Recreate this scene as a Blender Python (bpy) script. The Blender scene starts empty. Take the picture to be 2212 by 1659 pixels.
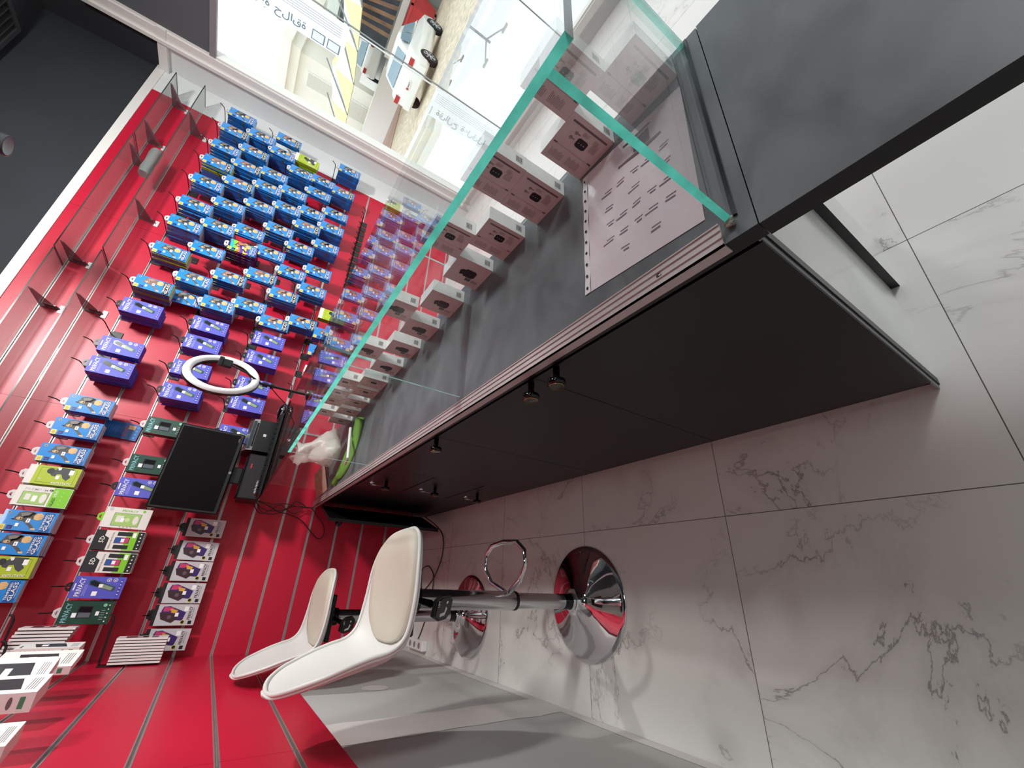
import bpy, math, random
from mathutils import Vector, Matrix

random.seed(7)
scene = bpy.context.scene
COL = scene.collection

# ------------------------------------------------------------------ camera
CAMZ = 1.2195
cam_d = bpy.data.cameras.new('camera')
cam = bpy.data.objects.new('camera', cam_d)
COL.objects.link(cam)
scene.camera = cam
_r = Vector((0.03292442, -0.55962367, -0.82809259))
_u = Vector((0.89648787, -0.34974823, 0.27200308))
_b = Vector((-0.44184328, -0.7513305, 0.49018057))
m = Matrix.Identity(4)
for i in range(3):
    m[i][0], m[i][1], m[i][2] = _r[i], _u[i], _b[i]
m[2][3] = CAMZ
cam.matrix_world = m
cam_d.sensor_width = 36.0
cam_d.lens = 36.0 * 885.03 / 2212.0
cam_d.clip_start = 0.02
cam_d.clip_end = 300

# ------------------------------------------------------------------ world, lights, exposure
W = bpy.data.worlds.new('sky')
scene.world = W
W.use_nodes = True
bg = W.node_tree.nodes['Background']
bg.inputs[0].default_value = (0.93, 0.97, 1.0, 1)
bg.inputs[1].default_value = 1.6
scene.view_settings.view_transform = 'Standard'
scene.view_settings.look = 'None'
scene.view_settings.gamma = 1
scene.view_settings.exposure = 0.06
scene.view_settings.use_curve_mapping = False


def area(name, loc, to, size, power, color=(1, 1, 1), sizey=None, spread=180):
    d = bpy.data.lights.new(name, 'AREA')
    d.energy = power
    d.color = color
    d.size = size
    d.spread = math.radians(spread)
    if sizey:
        d.shape = 'RECTANGLE'
        d.size_y = sizey
    o = bpy.data.objects.new(name, d)
    COL.objects.link(o)
    o.location = loc
    o.rotation_euler = (Vector(to) - Vector(loc)).to_track_quat('-Z', 'Y').to_euler()
    return o


area('ceiling_lamp_light', (1.75, 0.7, 3.12), (1.5, 2.6, 1.5), 0.35, 80, (1.0, 0.985, 0.96), None, 130)
area('ceiling_lamp_light', (0.45, -0.6, 3.12), (-0.1, 2.2, 1.1), 0.28, 10, (1.0, 0.985, 0.96))
area('pendant_light', (1.62, 2.20, 2.40), (-0.42, 1.50, 1.12), 0.07, 4.5, (1.0, 0.98, 0.96), None, 62)
area('ceiling_lamp_light', (2.6, -1.2, 3.12), (2.4, -1.0, 0), 0.6, 60, (0.97, 0.99, 1.0))


# ------------------------------------------------------------------ materials
def lin(c):
    return c / 12.92 if c <= 0.04045 else ((c + 0.055) / 1.055) ** 2.4


def rgb(h):
    h = h.lstrip('#')
    return tuple(lin(int(h[i:i + 2], 16) / 255) for i in (0, 2, 4)) + (1,)


MATS = {}


def mat(name, col='#808080', rough=0.5, metal=0.0, spec=0.5, bump=None, vary=None, coat=0, film=0, trans=0, alpha=1):
    if name in MATS:
        return MATS[name]
    M = bpy.data.materials.new(name)
    M.use_nodes = True
    nt = M.node_tree
    p = nt.nodes['Principled BSDF']
    c = rgb(col)
    p.inputs['Base Color'].default_value = c
    p.inputs['Roughness'].default_value = rough
    p.inputs['Metallic'].default_value = metal
    p.inputs['Specular IOR Level'].default_value = spec
    p.inputs['Coat Weight'].default_value = coat
    p.inputs['Transmission Weight'].default_value = trans
    p.inputs['Alpha'].default_value = alpha
    if film:
        p.inputs['Thin Film Thickness'].default_value = film
        p.inputs['Thin Film IOR'].default_value = 1.5
    tc = None
    if vary or bump:
        tc = nt.nodes.new('ShaderNodeTexCoord')
    if vary:
        sc, amt = vary
        n = nt.nodes.new('ShaderNodeTexNoise')
        n.inputs['Scale'].default_value = sc
        n.inputs['Detail'].default_value = 6
        nt.links.new(tc.outputs['Object'], n.inputs['Vector'])
        r = nt.nodes.new('ShaderNodeMapRange')
        r.inputs['From Min'].default_value = 0.3
        r.inputs['From Max'].default_value = 0.7
        r.inputs['To Min'].default_value = 1 - amt
        r.inputs['To Max'].default_value = 1 + amt
        nt.links.new(n.outputs['Fac'], r.inputs['Value'])
        x = nt.nodes.new('ShaderNodeVectorMath')
        x.operation = 'SCALE'
        x.inputs[0].default_value = c[:3]
        nt.links.new(r.outputs['Result'], x.inputs['Scale'])
        nt.links.new(x.outputs[0], p.inputs['Base Color'])
    if bump:
        sc, st = bump
        n = nt.nodes.new('ShaderNodeTexNoise')
        n.inputs['Scale'].default_value = sc
        nt.links.new(tc.outputs['Object'], n.inputs['Vector'])
        b = nt.nodes.new('ShaderNodeBump')
        b.inputs['Strength'].default_value = st
        b.inputs['Distance'].default_value = 0.002
        nt.links.new(n.outputs['Fac'], b.inputs['Height'])
        nt.links.new(b.outputs['Normal'], p.inputs['Normal'])
    MATS[name] = M
    return M


def thin_glass(name, tint=(0.93, 0.99, 0.97), refl=1.0):
    M = bpy.data.materials.new(name)
    M.use_nodes = True
    nt = M.node_tree
    for n in list(nt.nodes):
        nt.nodes.remove(n)
    o = nt.nodes.new('ShaderNodeOutputMaterial')
    t = nt.nodes.new('ShaderNodeBsdfTransparent')
    t.inputs[0].default_value = (*tint, 1)
    g = nt.nodes.new('ShaderNodeBsdfGlossy')
    g.inputs['Roughness'].default_value = 0.0
    f = nt.nodes.new('ShaderNodeFresnel')
    f.inputs['IOR'].default_value = 1.5
    mul = nt.nodes.new('ShaderNodeMath')
    mul.operation = 'MULTIPLY'
    mul.inputs[1].default_value = refl
    # a pane is two interfaces: fresnel from the outside only, whatever the face direction
    geo = nt.nodes.new('ShaderNodeNewGeometry')
    mx = nt.nodes.new('ShaderNodeMix')
    mx.data_type = 'FLOAT'
    f2 = nt.nodes.new('ShaderNodeFresnel')
    f2.inputs['IOR'].default_value = 1 / 1.5
    nt.links.new(geo.outputs['Backfacing'], mx.inputs[0])
    nt.links.new(f.outputs[0], mx.inputs[2])
    nt.links.new(f2.outputs[0], mx.inputs[3])
    f.inputs['IOR'].default_value = 1.5
    nt.links.new(mx.outputs[0], mul.inputs[0])
    s = nt.nodes.new('ShaderNodeMixShader')
    nt.links.new(mul.outputs[0], s.inputs[0])
    nt.links.new(t.outputs[0], s.inputs[1])
    nt.links.new(g.outputs[0], s.inputs[2])
    nt.links.new(s.outputs[0], o.inputs[0])
    MATS[name] = M
    return M


def nodes_of(M):
    return M.node_tree, M.node_tree.nodes['Principled BSDF']


def marble(name, base, vein, x0, y0, pitch, rough, veins=1.0, grout='#5c5650', spec=0.5):
    M = mat(name, base, rough, spec=spec)
    nt, p = nodes_of(M)
    tc = nt.nodes.new('ShaderNodeTexCoord')
    sp = nt.nodes.new('ShaderNodeSeparateXYZ')
    nt.links.new(tc.outputs['Object'], sp.inputs[0])

    def math_(op, a, b=None, c=None):
        n = nt.nodes.new('ShaderNodeMath')
        n.operation = op
        for k, v in enumerate((a, b, c)):
            if v is None:
                continue
            if isinstance(v, (int, float)):
                n.inputs[k].default_value = v
            else:
                nt.links.new(v, n.inputs[k])
        return n.outputs[0]
    cells = []
    dist = []
    for ax, off in ((0, x0), (1, y0)):
        t = math_('DIVIDE', math_('SUBTRACT', sp.outputs[ax], off), pitch)
        cells.append(math_('FLOOR', t))
        fr = math_('FRACT', t)
        dist.append(math_('MINIMUM', fr, math_('SUBTRACT', 1.0, fr)))
    d = math_('MULTIPLY', math_('MINIMUM', dist[0], dist[1]), pitch)
    g = math_('LESS_THAN', d, 0.0010)
    # each tile shows its own piece of stone
    cb = nt.nodes.new('ShaderNodeCombineXYZ')
    nt.links.new(math_('MULTIPLY', cells[0], 3.17), cb.inputs[0])
    nt.links.new(math_('MULTIPLY', cells[1], 5.31), cb.inputs[1])
    nt.links.new(math_('ADD', cells[0], math_('MULTIPLY', cells[1], 1.7)), cb.inputs[2])
    ad = nt.nodes.new('ShaderNodeVectorMath')
    ad.operation = 'ADD'
    nt.links.new(tc.outputs['Object'], ad.inputs[0])
    nt.links.new(cb.outputs[0], ad.inputs[1])
    wn = nt.nodes.new('ShaderNodeTexNoise')
    wn.inputs['Scale'].default_value = 2.2
    wn.inputs['Detail'].default_value = 8
    wn.inputs['Roughness'].default_value = 0.62
    wn.inputs['Distortion'].default_value = 0.5
    nt.links.new(ad.outputs[0], wn.inputs['Vector'])
    r = math_('ABSOLUTE', math_('SUBTRACT', wn.outputs['Fac'], 0.5))
    v = nt.nodes.new('ShaderNodeMapRange')
    v.inputs['From Min'].default_value = 0.0
    v.inputs['From Max'].default_value = 0.009
    v.inputs['To Min'].default_value = 1
    v.inputs['To Max'].default_value = 0
    nt.links.new(r, v.inputs['Value'])
    mk = nt.nodes.new('ShaderNodeTexNoise')
    mk.inputs['Scale'].default_value = 1.9
    mk.inputs['Detail'].default_value = 3
    ad2 = nt.nodes.new('ShaderNodeVectorMath')
    ad2.operation = 'ADD'
    ad2.inputs[1].default_value = (7.7, 3.1, 1.9)
    nt.links.new(ad.outputs[0], ad2.inputs[0])
    nt.links.new(ad2.outputs[0], mk.inputs['Vector'])
    mr = nt.nodes.new('ShaderNodeMapRange')
    mr.inputs['From Min'].default_value = 0.46
    mr.inputs['From Max'].default_value = 0.60
    nt.links.new(mk.outputs['Fac'], mr.inputs['Value'])
    vein_f = math_('MULTIPLY', math_('MULTIPLY', v.outputs[0], mr.outputs[0]), 0.8 * veins)
    # soft grey bloom
    bl = nt.nodes.new('ShaderNodeMapRange')
    bl.inputs['From Min'].default_value = 0.0
    bl.inputs['From Max'].default_value = 0.07
    bl.inputs['To Min'].default_value = 0.16
    bl.inputs['To Max'].default_value = 0
    nt.links.new(r, bl.inputs['Value'])
    f2 = math_('MAXIMUM', vein_f, math_('MULTIPLY', bl.outputs[0], mr.outputs[0]))
    mx = nt.nodes.new('ShaderNodeMix')
    mx.data_type = 'RGBA'
    mx.inputs[6].default_value = rgb(base)
    mx.inputs[7].default_value = rgb(vein)
    nt.links.new(f2, mx.inputs[0])
    # specks of dirt
    vo = nt.nodes.new('ShaderNodeTexVoronoi')
    vo.inputs['Scale'].default_value = 5.0
    nt.links.new(tc.outputs['Object'], vo.inputs['Vector'])
    sp2 = math_('LESS_THAN', vo.outputs['Distance'], 0.016)
    mx3 = nt.nodes.new('ShaderNodeMix')
    mx3.data_type = 'RGBA'
    nt.links.new(sp2, mx3.inputs[0])
    nt.links.new(mx.outputs[2], mx3.inputs[6])
    mx3.inputs[7].default_value = rgb('#5a5048')
    mx2 = nt.nodes.new('ShaderNodeMix')
    mx2.data_type = 'RGBA'
    nt.links.new(g, mx2.inputs[0])
    nt.links.new(mx3.outputs[2], mx2.inputs[6])
    mx2.inputs[7].default_value = rgb(grout)
    nt.links.new(mx2.outputs[2], p.inputs['Base Color'])
    return M


def slate(name, base, light, rough):
    """dark laminate with brushed, cloudy wear"""
    M = mat(name, base, rough)
    nt, p = nodes_of(M)
    tc = nt.nodes.new('ShaderNodeTexCoord')
    mp = nt.nodes.new('ShaderNodeMapping')
    mp.inputs['Scale'].default_value = (7, 11, 6)
    mp.inputs['Rotation'].default_value = (0, 0, 0.5)
    nt.links.new(tc.outputs['Object'], mp.inputs[0])
    n = nt.nodes.new('ShaderNodeTexNoise')
    n.inputs['Scale'].default_value = 1.0
    n.inputs['Detail'].default_value = 7
    n.inputs['Distortion'].default_value = 0.6
    nt.links.new(mp.outputs[0], n.inputs['Vector'])
    r = nt.nodes.new('ShaderNodeMapRange')
    r.inputs['From Min'].default_value = 0.35
    r.inputs['From Max'].default_value = 0.75
    nt.links.new(n.outputs['Fac'], r.inputs['Value'])
    mx = nt.nodes.new('ShaderNodeMix')
    mx.data_type = 'RGBA'
    mx.inputs[6].default_value = rgb(base)
    mx.inputs[7].default_value = rgb(light)
    nt.links.new(r.outputs[0], mx.inputs[0])
    nt.links.new(mx.outputs[2], p.inputs['Base Color'])
    r2 = nt.nodes.new('ShaderNodeMapRange')
    r2.inputs['To Min'].default_value = rough - 0.1
    r2.inputs['To Max'].default_value = rough + 0.12
    nt.links.new(n.outputs['Fac'], r2.inputs['Value'])
    nt.links.new(r2.outputs[0], p.inputs['Roughness'])
    return M


RED = mat('red_melamine', '#bd1434', 0.38, vary=(3, 0.04))
ALU = mat('aluminium', '#c9c6c4', 0.35, metal=0.85)
ALUW = mat('satin_aluminium', '#c4bcbc', 0.4, metal=0.35)
CHROME = mat('chrome', '#e6e6e8', 0.04, metal=1.0)
CHROME_P = mat('brushed_chrome', '#c8c6c8', 0.16, metal=1.0)
BLACK = mat('black_plastic', '#0c0c0d', 0.35)
BLACKG = mat('gloss_black', '#050506', 0.12)
BLACKW = mat('black_wire', '#101012', 0.4)
WHITEP = mat('white_plastic', '#ecebe8', 0.32)
WHITES = mat('white_shell', '#d3d2ce', 0.42, bump=(300, 0.05))
CUSH = mat('beige_leatherette', '#bfb8a9', 0.6, bump=(180, 0.2), vary=(5, 0.05))
WPAINT = mat('white_paint', '#dfe3e2', 0.55, vary=(2.5, 0.03))
WTRIM = mat('white_trim', '#e6e4e0', 0.45)
BPAINT = mat('black_paint', '#2b2f34', 0.85, vary=(2, 0.18))
GYPSUM = mat('grey_gypsum_board', '#b3b1ae', 0.85, vary=(2.0, 0.05))
PLASTER = mat('joint_compound', '#d2ccc9', 0.8, vary=(6, 0.05))
DOORM = mat('black_cabinet_melamine', '#121114', 0.42, vary=(4, 0.1))
EDGE = mat('black_edge_band', '#08080a', 0.4)
TOPM = slate('slate_worktop', '#53585b', '#6b7174', 0.42)
FLOORM = marble('marble_tile', '#dcdad6', '#6f6a68', 0.2045, 0.0905, 0.602, 0.28)
PORCHM = marble('porch_tile', '#f2f3f3', '#c8c8cc', 3.45, 0.2, 1.2, 0.05, 0.3, '#b0b0b0')
GLASS = thin_glass('clear_glass', (0.99, 0.998, 0.995), 1.0)
WGLASS = thin_glass('window_glass', (0.97, 0.99, 0.985), 0.35)
SHELFG = thin_glass('shelf_glass', (0.90, 0.93, 0.915), 1.0)
_nt = SHELFG.node_tree
_o = [n for n in _nt.nodes if n.type == 'OUTPUT_MATERIAL'][0]
_src = _o.inputs[0].links[0].from_socket
_d = _nt.nodes.new('ShaderNodeBsdfTranslucent')
_d.inputs[0].default_value = (.75, .76, .76, 1)
_d2 = _nt.nodes.new('ShaderNodeBsdfDiffuse')
_d2.inputs[0].default_value = (.7, .71, .71, 1)
_a = _nt.nodes.new('ShaderNodeMixShader')
_a.inputs[0].default_value = .5
_nt.links.new(_d.outputs[0], _a.inputs[1])
_nt.links.new(_d2.outputs[0], _a.inputs[2])
_m = _nt.nodes.new('ShaderNodeMixShader')
_m.inputs[0].default_value = .13
_nt.links.new(_src, _m.inputs[1])
_nt.links.new(_a.outputs[0], _m.inputs[2])
_nt.links.new(_m.outputs[0], _o.inputs[0])
def edge_glass(name, col, tr):
    M = mat(name, col, 0.15, spec=0.7, coat=0.5, vary=(26, 0.22))
    nt, p = nodes_of(M)
    out = [n for n in nt.nodes if n.type == 'OUTPUT_MATERIAL'][0]
    t = nt.nodes.new('ShaderNodeBsdfTranslucent')
    src = p.inputs['Base Color'].links[0].from_socket
    nt.links.new(src, t.inputs['Color'])
    mx = nt.nodes.new('ShaderNodeMixShader')
    mx.inputs[0].default_value = tr
    nt.links.new(p.outputs[0], mx.inputs[1])
    nt.links.new(t.outputs[0], mx.inputs[2])
    nt.links.new(mx.outputs[0], out.inputs[0])
    return M


GEDGE = edge_glass('green_glass_edge', '#70f5de', 0.62)
GEDGE2 = edge_glass('pale_glass_edge', '#b4f0ea', 0.5)
GEDGE3 = mat('dark_glass_edge', '#39433e', 0.2)
STEEL = mat('bracket_steel', '#8e8a8c', 0.22, metal=0.9)
GAP = mat('dark_gap', '#050505', 0.8)
PAPER = mat('white_card', '#e9e7e4', 0.45)
STICK = mat('price_sticker', '#f6f6f6', 0.5)
INK = mat('black_ink', '#101014', 0.5)
GREYINK = mat('grey_ink', '#6e6668', 0.6)


# ------------------------------------------------------------------ mesh builder
class MB:
    def __init__(s):
        s.v = []
        s.f = []
        s.mi = []
        s.sm = []
        s.mats = []
        s.M = Matrix.Identity(4)

    def m(s, mt):
        if mt not in s.mats:
            s.mats.append(mt)
        return s.mats.index(mt)

    def add(s, vs, fs, mt, smooth=False):
        b = len(s.v)
        s.v += [tuple(s.M @ Vector(p)) for p in vs]
        k = s.m(mt)
        for f in fs:
            s.f.append(tuple(b + i for i in f))
            s.mi.append(k)
            s.sm.append(smooth)

    def box(s, x0, y0, z0, x1, y1, z1, mt, faces=None):
        """faces: dict side->material, sides -x +x -y +y -z +z"""
        vs = [(x, y, z) for z in (z0, z1) for y in (y0, y1) for x in (x0, x1)]
        F = {'-z': (0, 2, 3, 1), '+z': (4, 5, 7, 6), '-y': (0, 1, 5, 4), '+y': (2, 6, 7, 3), '-x': (0, 4, 6, 2), '+x': (1, 3, 7, 5)}
        for k, f in F.items():
            mm = (faces or {}).get(k, mt)
            if mm is None:
                continue
            s.add([vs[i] for i in f], [(0, 1, 2, 3)], mm)

    def bbox(s, x0, y0, z0, x1, y1, z1, mt, b=0.003):
        """box with chamfered vertical and horizontal edges"""
        def ring(z, i):
            return [(x0 + i, y0 + b, z), (x0 + b, y0 + i, z), (x1 - b, y0 + i, z), (x1 - i, y0 + b, z),
                    (x1 - i, y1 - b, z), (x1 - b, y1 - i, z), (x0 + b, y1 - i, z), (x0 + i, y1 - b, z)]
        r = [[(x0 + b, y0 + b, z0)] and ring(z0, b * .9), ring(z0 + b, 0), ring(z1 - b, 0), ring(z1, b * .9)]
        s.loft(r, mt, True, True, False)

    def loft(s, rings, mt, cap0=True, cap1=True, smooth=True, closed=True):
        n = len(rings[0])
        vs = [p for r in rings for p in r]
        fs = []
        for i in range(len(rings) - 1):
            for j in range(n if closed else n - 1):
                a = i * n + j
                b = i * n + (j + 1) % n
                fs.append((a, b, b + n, a + n))
        s.add(vs, fs, mt, smooth)
        if cap0:
            s.add(rings[0], [tuple(reversed(range(n)))], mt)
        if cap1:
            s.add(rings[-1], [tuple(range(n))], mt)

    def tube(s, pts, r, mt, n=8, closed=False, caps=True):
        pts = [Vector(p) for p in pts]
        rs = r if isinstance(r, (list, tuple)) else [r] * len(pts)
        rings = []
        N = len(pts)
        up = None
        for i, p in enumerate(pts):
            if closed:
                t = (pts[(i + 1) % N] - pts[i - 1]).normalized()
            else:
                t = (pts[min(i + 1, N - 1)] - pts[max(i - 1, 0)]).normalized()
            if up is None:
                up = Vector((0, 0, 1)) if abs(t.z) < .9 else Vector((1, 0, 0))
            a = t.cross(up)
            if a.length < 1e-6:
                a = t.orthogonal()
            a.normalize()
            b = t.cross(a).normalized()
            up = -b if False else a.cross(t)
            rings.append([tuple(p + rs[i] * (math.cos(k * 2 * math.pi / n) * a + math.sin(k * 2 * math.pi / n) * b)) for k in range(n)])
        if closed:
            rings.append(rings[0])
        s.loft(rings, mt, caps and not closed, caps and not closed)

    def lathe(s, prof, mt, c=(0, 0, 0), n=32, axis='z', cap0=False, cap1=False):
        rings = []
        for r, h in prof:
            rg = []
            for k in range(n):
                a = 2 * math.pi * k / n
                p = {'z': (r * math.cos(a), r * math.sin(a), h), 'y': (r * math.cos(a), h, -r * math.sin(a)), 'x': (h, r * math.cos(a), r * math.sin(a))}[axis]
                rg.append((c[0] + p[0], c[1] + p[1], c[2] + p[2]))
            rings.append(rg)
        s.loft(rings, mt, cap0, cap1)

    def prism(s, poly, d0, d1, mt, plane='xz', side=None):
        def P(a, b, d):
            return {'xz': (a, d, b), 'xy': (a, b, d), 'yz': (d, a, b)}[plane]
        n = len(poly)
        A = [P(a, b, d0) for a, b in poly]
        B = [P(a, b, d1) for a, b in poly]
        s.add(A, [tuple(reversed(range(n)))], mt)
        s.add(B, [tuple(range(n))], mt)
        s.add(A + B, [(i, (i + 1) % n, n + (i + 1) % n, n + i) for i in range(n)], side or mt)

    def build(s, name, parent=None, sharp=None):
        me = bpy.data.meshes.new(name)
        me.from_pydata(s.v, [], s.f)
        for mt in s.mats:
            me.materials.append(mt)
        me.polygons.foreach_set('material_index', s.mi)
        me.polygons.foreach_set('use_smooth', s.sm)
        me.update()
        o = bpy.data.objects.new(name, me)
        COL.objects.link(o)
        if parent:
            o.parent = parent
        return o


_tc = {}


def text_mesh(t):
    if t not in _tc:
        c = bpy.data.curves.new('t', 'FONT')
        c.body = t
        c.resolution_u = 1
        c.offset = 0.012
        o = bpy.data.objects.new('t', c)
        me = o.to_mesh()
        vs = [v.co.copy() for v in me.vertices]
        fs = [tuple(p.vertices) for p in me.polygons]
        o.to_mesh_clear()
        bpy.data.objects.remove(o)
        bpy.data.curves.remove(c)
        x0 = min(v.x for v in vs)
        x1 = max(v.x for v in vs)
        y0 = min(v.y for v in vs)
        y1 = max(v.y for v in vs)
        _tc[t] = ([((v.x - x0) / (x1 - x0), (v.y - y0) / (y1 - y0)) for v in vs], fs)
    return _tc[t]


class Face:
    """2-D drawing surface on a mesh: O = top-left corner, U = right, V = down, N = outward"""

    def __init__(s, mb, O, U, V, N):
        s.mb, s.O, s.U, s.V, s.N = mb, Vector(O), Vector(U), Vector(V), Vector(N)

    def P(s, u, v, l):
        return tuple(s.O + s.U * u + s.V * v + s.N * (0.00025 * l))

    def poly(s, pts, mt, l=1):
        s.mb.add([s.P(u, v, l) for u, v in pts], [tuple(range(len(pts)))], mt)

    def rect(s, u0, v0, u1, v1, mt, l=1):
        s.poly([(u0, v0), (u0, v1), (u1, v1), (u1, v0)], mt, l)

    def disc(s, u, v, r, mt, l=1, n=12, ru=None):
        s.poly([(u + (ru or r) * math.cos(-2 * math.pi * k / n), v + r * math.sin(-2 * math.pi * k / n)) for k in range(n)], mt, l)

    def text(s, t, u, v, w, h, mt, l=2, rot=0):
        """box (u,v,w,h) that the word fills; rot 90 = reads downwards, -90 = reads upwards"""
        vs, fs = text_mesh(t)
        if rot == 0:
            pts = [s.P(u + a * w, v + (1 - b) * h, l) for a, b in vs]
        elif rot == 90:
            pts = [s.P(u + b * w, v + a * h, l) for a, b in vs]
        else:
            pts = [s.P(u + (1 - b) * w, v + (1 - a) * h, l) for a, b in vs]
        s.mb.add(pts, fs, mt)


def empty(name, loc, rz=0, parent=None):
    o = bpy.data.objects.new(name, None)
    o.empty_display_size = 0.05
    COL.objects.link(o)
    o.location = loc
    o.rotation_euler = (0, 0, rz)
    if parent:
        o.parent = parent
    return o


def tag(o, label=None, cat=None, group=None, kind=None):
    if label:
        o['label'] = label
    if cat:
        o['category'] = cat
    if group:
        o['group'] = group
    if kind:
        o['kind'] = kind
    return o


def struct(mb, name, label=None):
    o = mb.build(name)
    o['kind'] = 'structure'
    if label:
        o['label'] = label
        o['category'] = name.split('_')[0]
    return o


def dup(root, loc=None, rot=None):
    r = root.copy()
    COL.objects.link(r)
    if loc:
        r.location = loc
    if rot:
        r.rotation_euler = rot
    for ch in list(root.children):
        c = ch.copy()
        COL.objects.link(c)
        c.parent = r
        for g in list(ch.children):
            d = g.copy()
            COL.objects.link(d)
            d.parent = c
    return r


ORD = ['zeroth', 'first', 'second', 'third', 'fourth', 'fifth', 'sixth', 'seventh', 'eighth', 'ninth', 'tenth', 'eleventh', 'twelfth', 'thirteenth', 'fourteenth', 'fifteenth', 'sixteenth', 'seventeenth', 'eighteenth', 'nineteenth', 'twentieth', 'twenty-first', 'twenty-second', 'twenty-third', 'twenty-fourth']

# ------------------------------------------------------------------ room shell
XL, XR, YA, YB, ZC = -0.396, 3.45, 2.988, -3.2, 3.2
mb = MB()
mb.box(XL - .1, YB - .1, -0.06, XR + .12, YA + .12, 0, FLOORM)
struct(mb, 'floor', 'white marble tiled shop floor with thin dark joints')
mb = MB()
mb.box(XL - .1, YB - .1, ZC, XR + .2, YA + .12, ZC + .08, BPAINT)
struct(mb, 'ceiling', 'black painted ceiling')
# far wall: white strip near the window, painted black above the panelling
mb = MB()
mb.box(XL - .1, YA + .018, 0, XR, YA + .12, 2.53, WPAINT)
mb.box(XL - .1, YA + .0178, 2.53, XR, YA + .12, ZC, BPAINT)
mb.box(3.195, YA, 0.0, XR, YA + .018, 2.53, WPAINT)
struct(mb, 'wall_far', 'far wall, white strip beside the window and black above the red panels')
mb = MB()
mb.box(XL, YA - .006, 2.525, XR, YA + .02, 2.575, WTRIM)
struct(mb, 'trim_1', 'white strip along the top of the red slatwall')
# left wall
mb = MB()
mb.box(XL - .1, YB, 0, XL, YA + .018, 2.53, GYPSUM)
mb.box(XL - .1, YB, 2.53, XL, YA + .018, ZC, BPAINT)
# joint compound: a vertical taped joint, a floor seam and a patched screw
rr = random.Random(3)


def blob(y0, z0, y1, z1, n=14, wob=.012, l=.0008):
    pts = []
    for k in range(n):
        t = k / (n - 1)
        pts.append((y0 + (y1 - y0) * t, z0 + rr.uniform(-wob, wob)))
    for k in range(n):
        t = 1 - k / (n - 1)
        pts.append((y0 + (y1 - y0) * t, z1 + rr.uniform(-wob, wob)))
    mb.add([(XL + l, y, z) for y, z in pts], [tuple(range(len(pts)))], PLASTER)


pts = []
for k in range(12):
    pts.append((1.60 + rr.uniform(-.008, .008), .82 * k / 11))
for k in range(12):
    pts.append((1.40 + rr.uniform(-.008, .008), .82 - .82 * k / 11))
mb.add([(XL + .001, y, z) for y, z in pts], [tuple(range(len(pts)))], PLASTER)
blob(YB, 0.0, YA, .045)
mb.add([(XL + .0012, 2.02 + .05 * math.cos(a * .5), .52 + .055 * math.sin(a * .5)) for a in range(12)], [tuple(range(12))], PLASTER)
struct(mb, 'wall_left', 'bare grey gypsum board wall with pale joint compound bands')
# back wall and near part behind the camera
mb = MB()
mb.box(XL - .1, YB - .1, 0, XR + .12, YB, ZC, WPAINT)
struct(mb, 'wall_back')
# window wall: white corner strip, frame, dark fascia, glazing
mb = MB()
mb.box(XR, 2.742, 0, XR + .12, YA + .12, 2.53, WPAINT)
mb.box(XR, 2.742, 2.53, XR + .12, YA + .12, ZC, BPAINT)
mb.box(XR + .01, YB, 0, XR + .12, 2.742, .10, WPAINT)
mb.box(XR + .02, YB, 2.95, XR + .12, 2.742, ZC, BPAINT)
struct(mb, 'wall_right', 'white strip of wall between the corner and the shop window')
mb = MB()
for a, b, c in ((2.672, 2.742, 0), (2.655, 2.672, .012), (2.735, 2.76, -.02)):
    mb.box(XR - .03 + c, a, .1, XR + .06, b, 2.96, WTRIM)
mb.box(XR - .02, YB, .10, XR + .06, 2.672, .145, WTRIM)
mb.box(XR - .005, YB, .145, XR + .05, 2.672, .157, WTRIM)
mb.box(XR - .035, 2.66, 2.50, XR + .0, 2.99, 2.555, WTRIM)
wf = mb.build('window_1')
tag(wf, 'large shop window in a white aluminium frame overlooking the street', 'window', kind='structure')
mb = MB()
mb.box(XR + .016, YB, .145, XR + .026, 2.672, 2.95, WGLASS)
wp = mb.build('window_glass', wf)
mb = MB()
for y in (1.905, 1.117, -.2, -1.5):
    mb.box(XR + .014, y - .0025, .145, XR + .028, y + .0025, 2.95, mat('glass_joint', '#8a918f', 0.3))
mb.build('glass_joint', wf)
mb = MB()
FASC = mat('grey_blind', '#5d6165', 0.6)
mb.box(XR - .012, YB, 2.235, XR + .004, 2.668, 2.95, FASC)
bl = mb.build('roller_blind')
tag(bl, 'dark grey roller blind lowered over the top of the shop window', 'blind')
mb = MB()
mb.box(XR - .02, YB, 2.205, XR + .01, 2.668, 2.245, mat('blind_bar_grey', '#8c8a8d', 0.4))
mb.build('bottom_bar', bl)
# tile skirting along the far wall
mb = MB()
mb.box(XL, YA + .004, 0, 3.2, YA + .018, .08, mat('tile_skirting', '#c9c2c0', 0.4))
struct(mb, 'baseboard_far', 'white tile skirting at the foot of the far wall')

# ------------------------------------------------------------------ slatwall panels
SL = [.436 + .1625 * k for k in range(13)]
SLATS = [.1110, .2735] + SL


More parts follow.
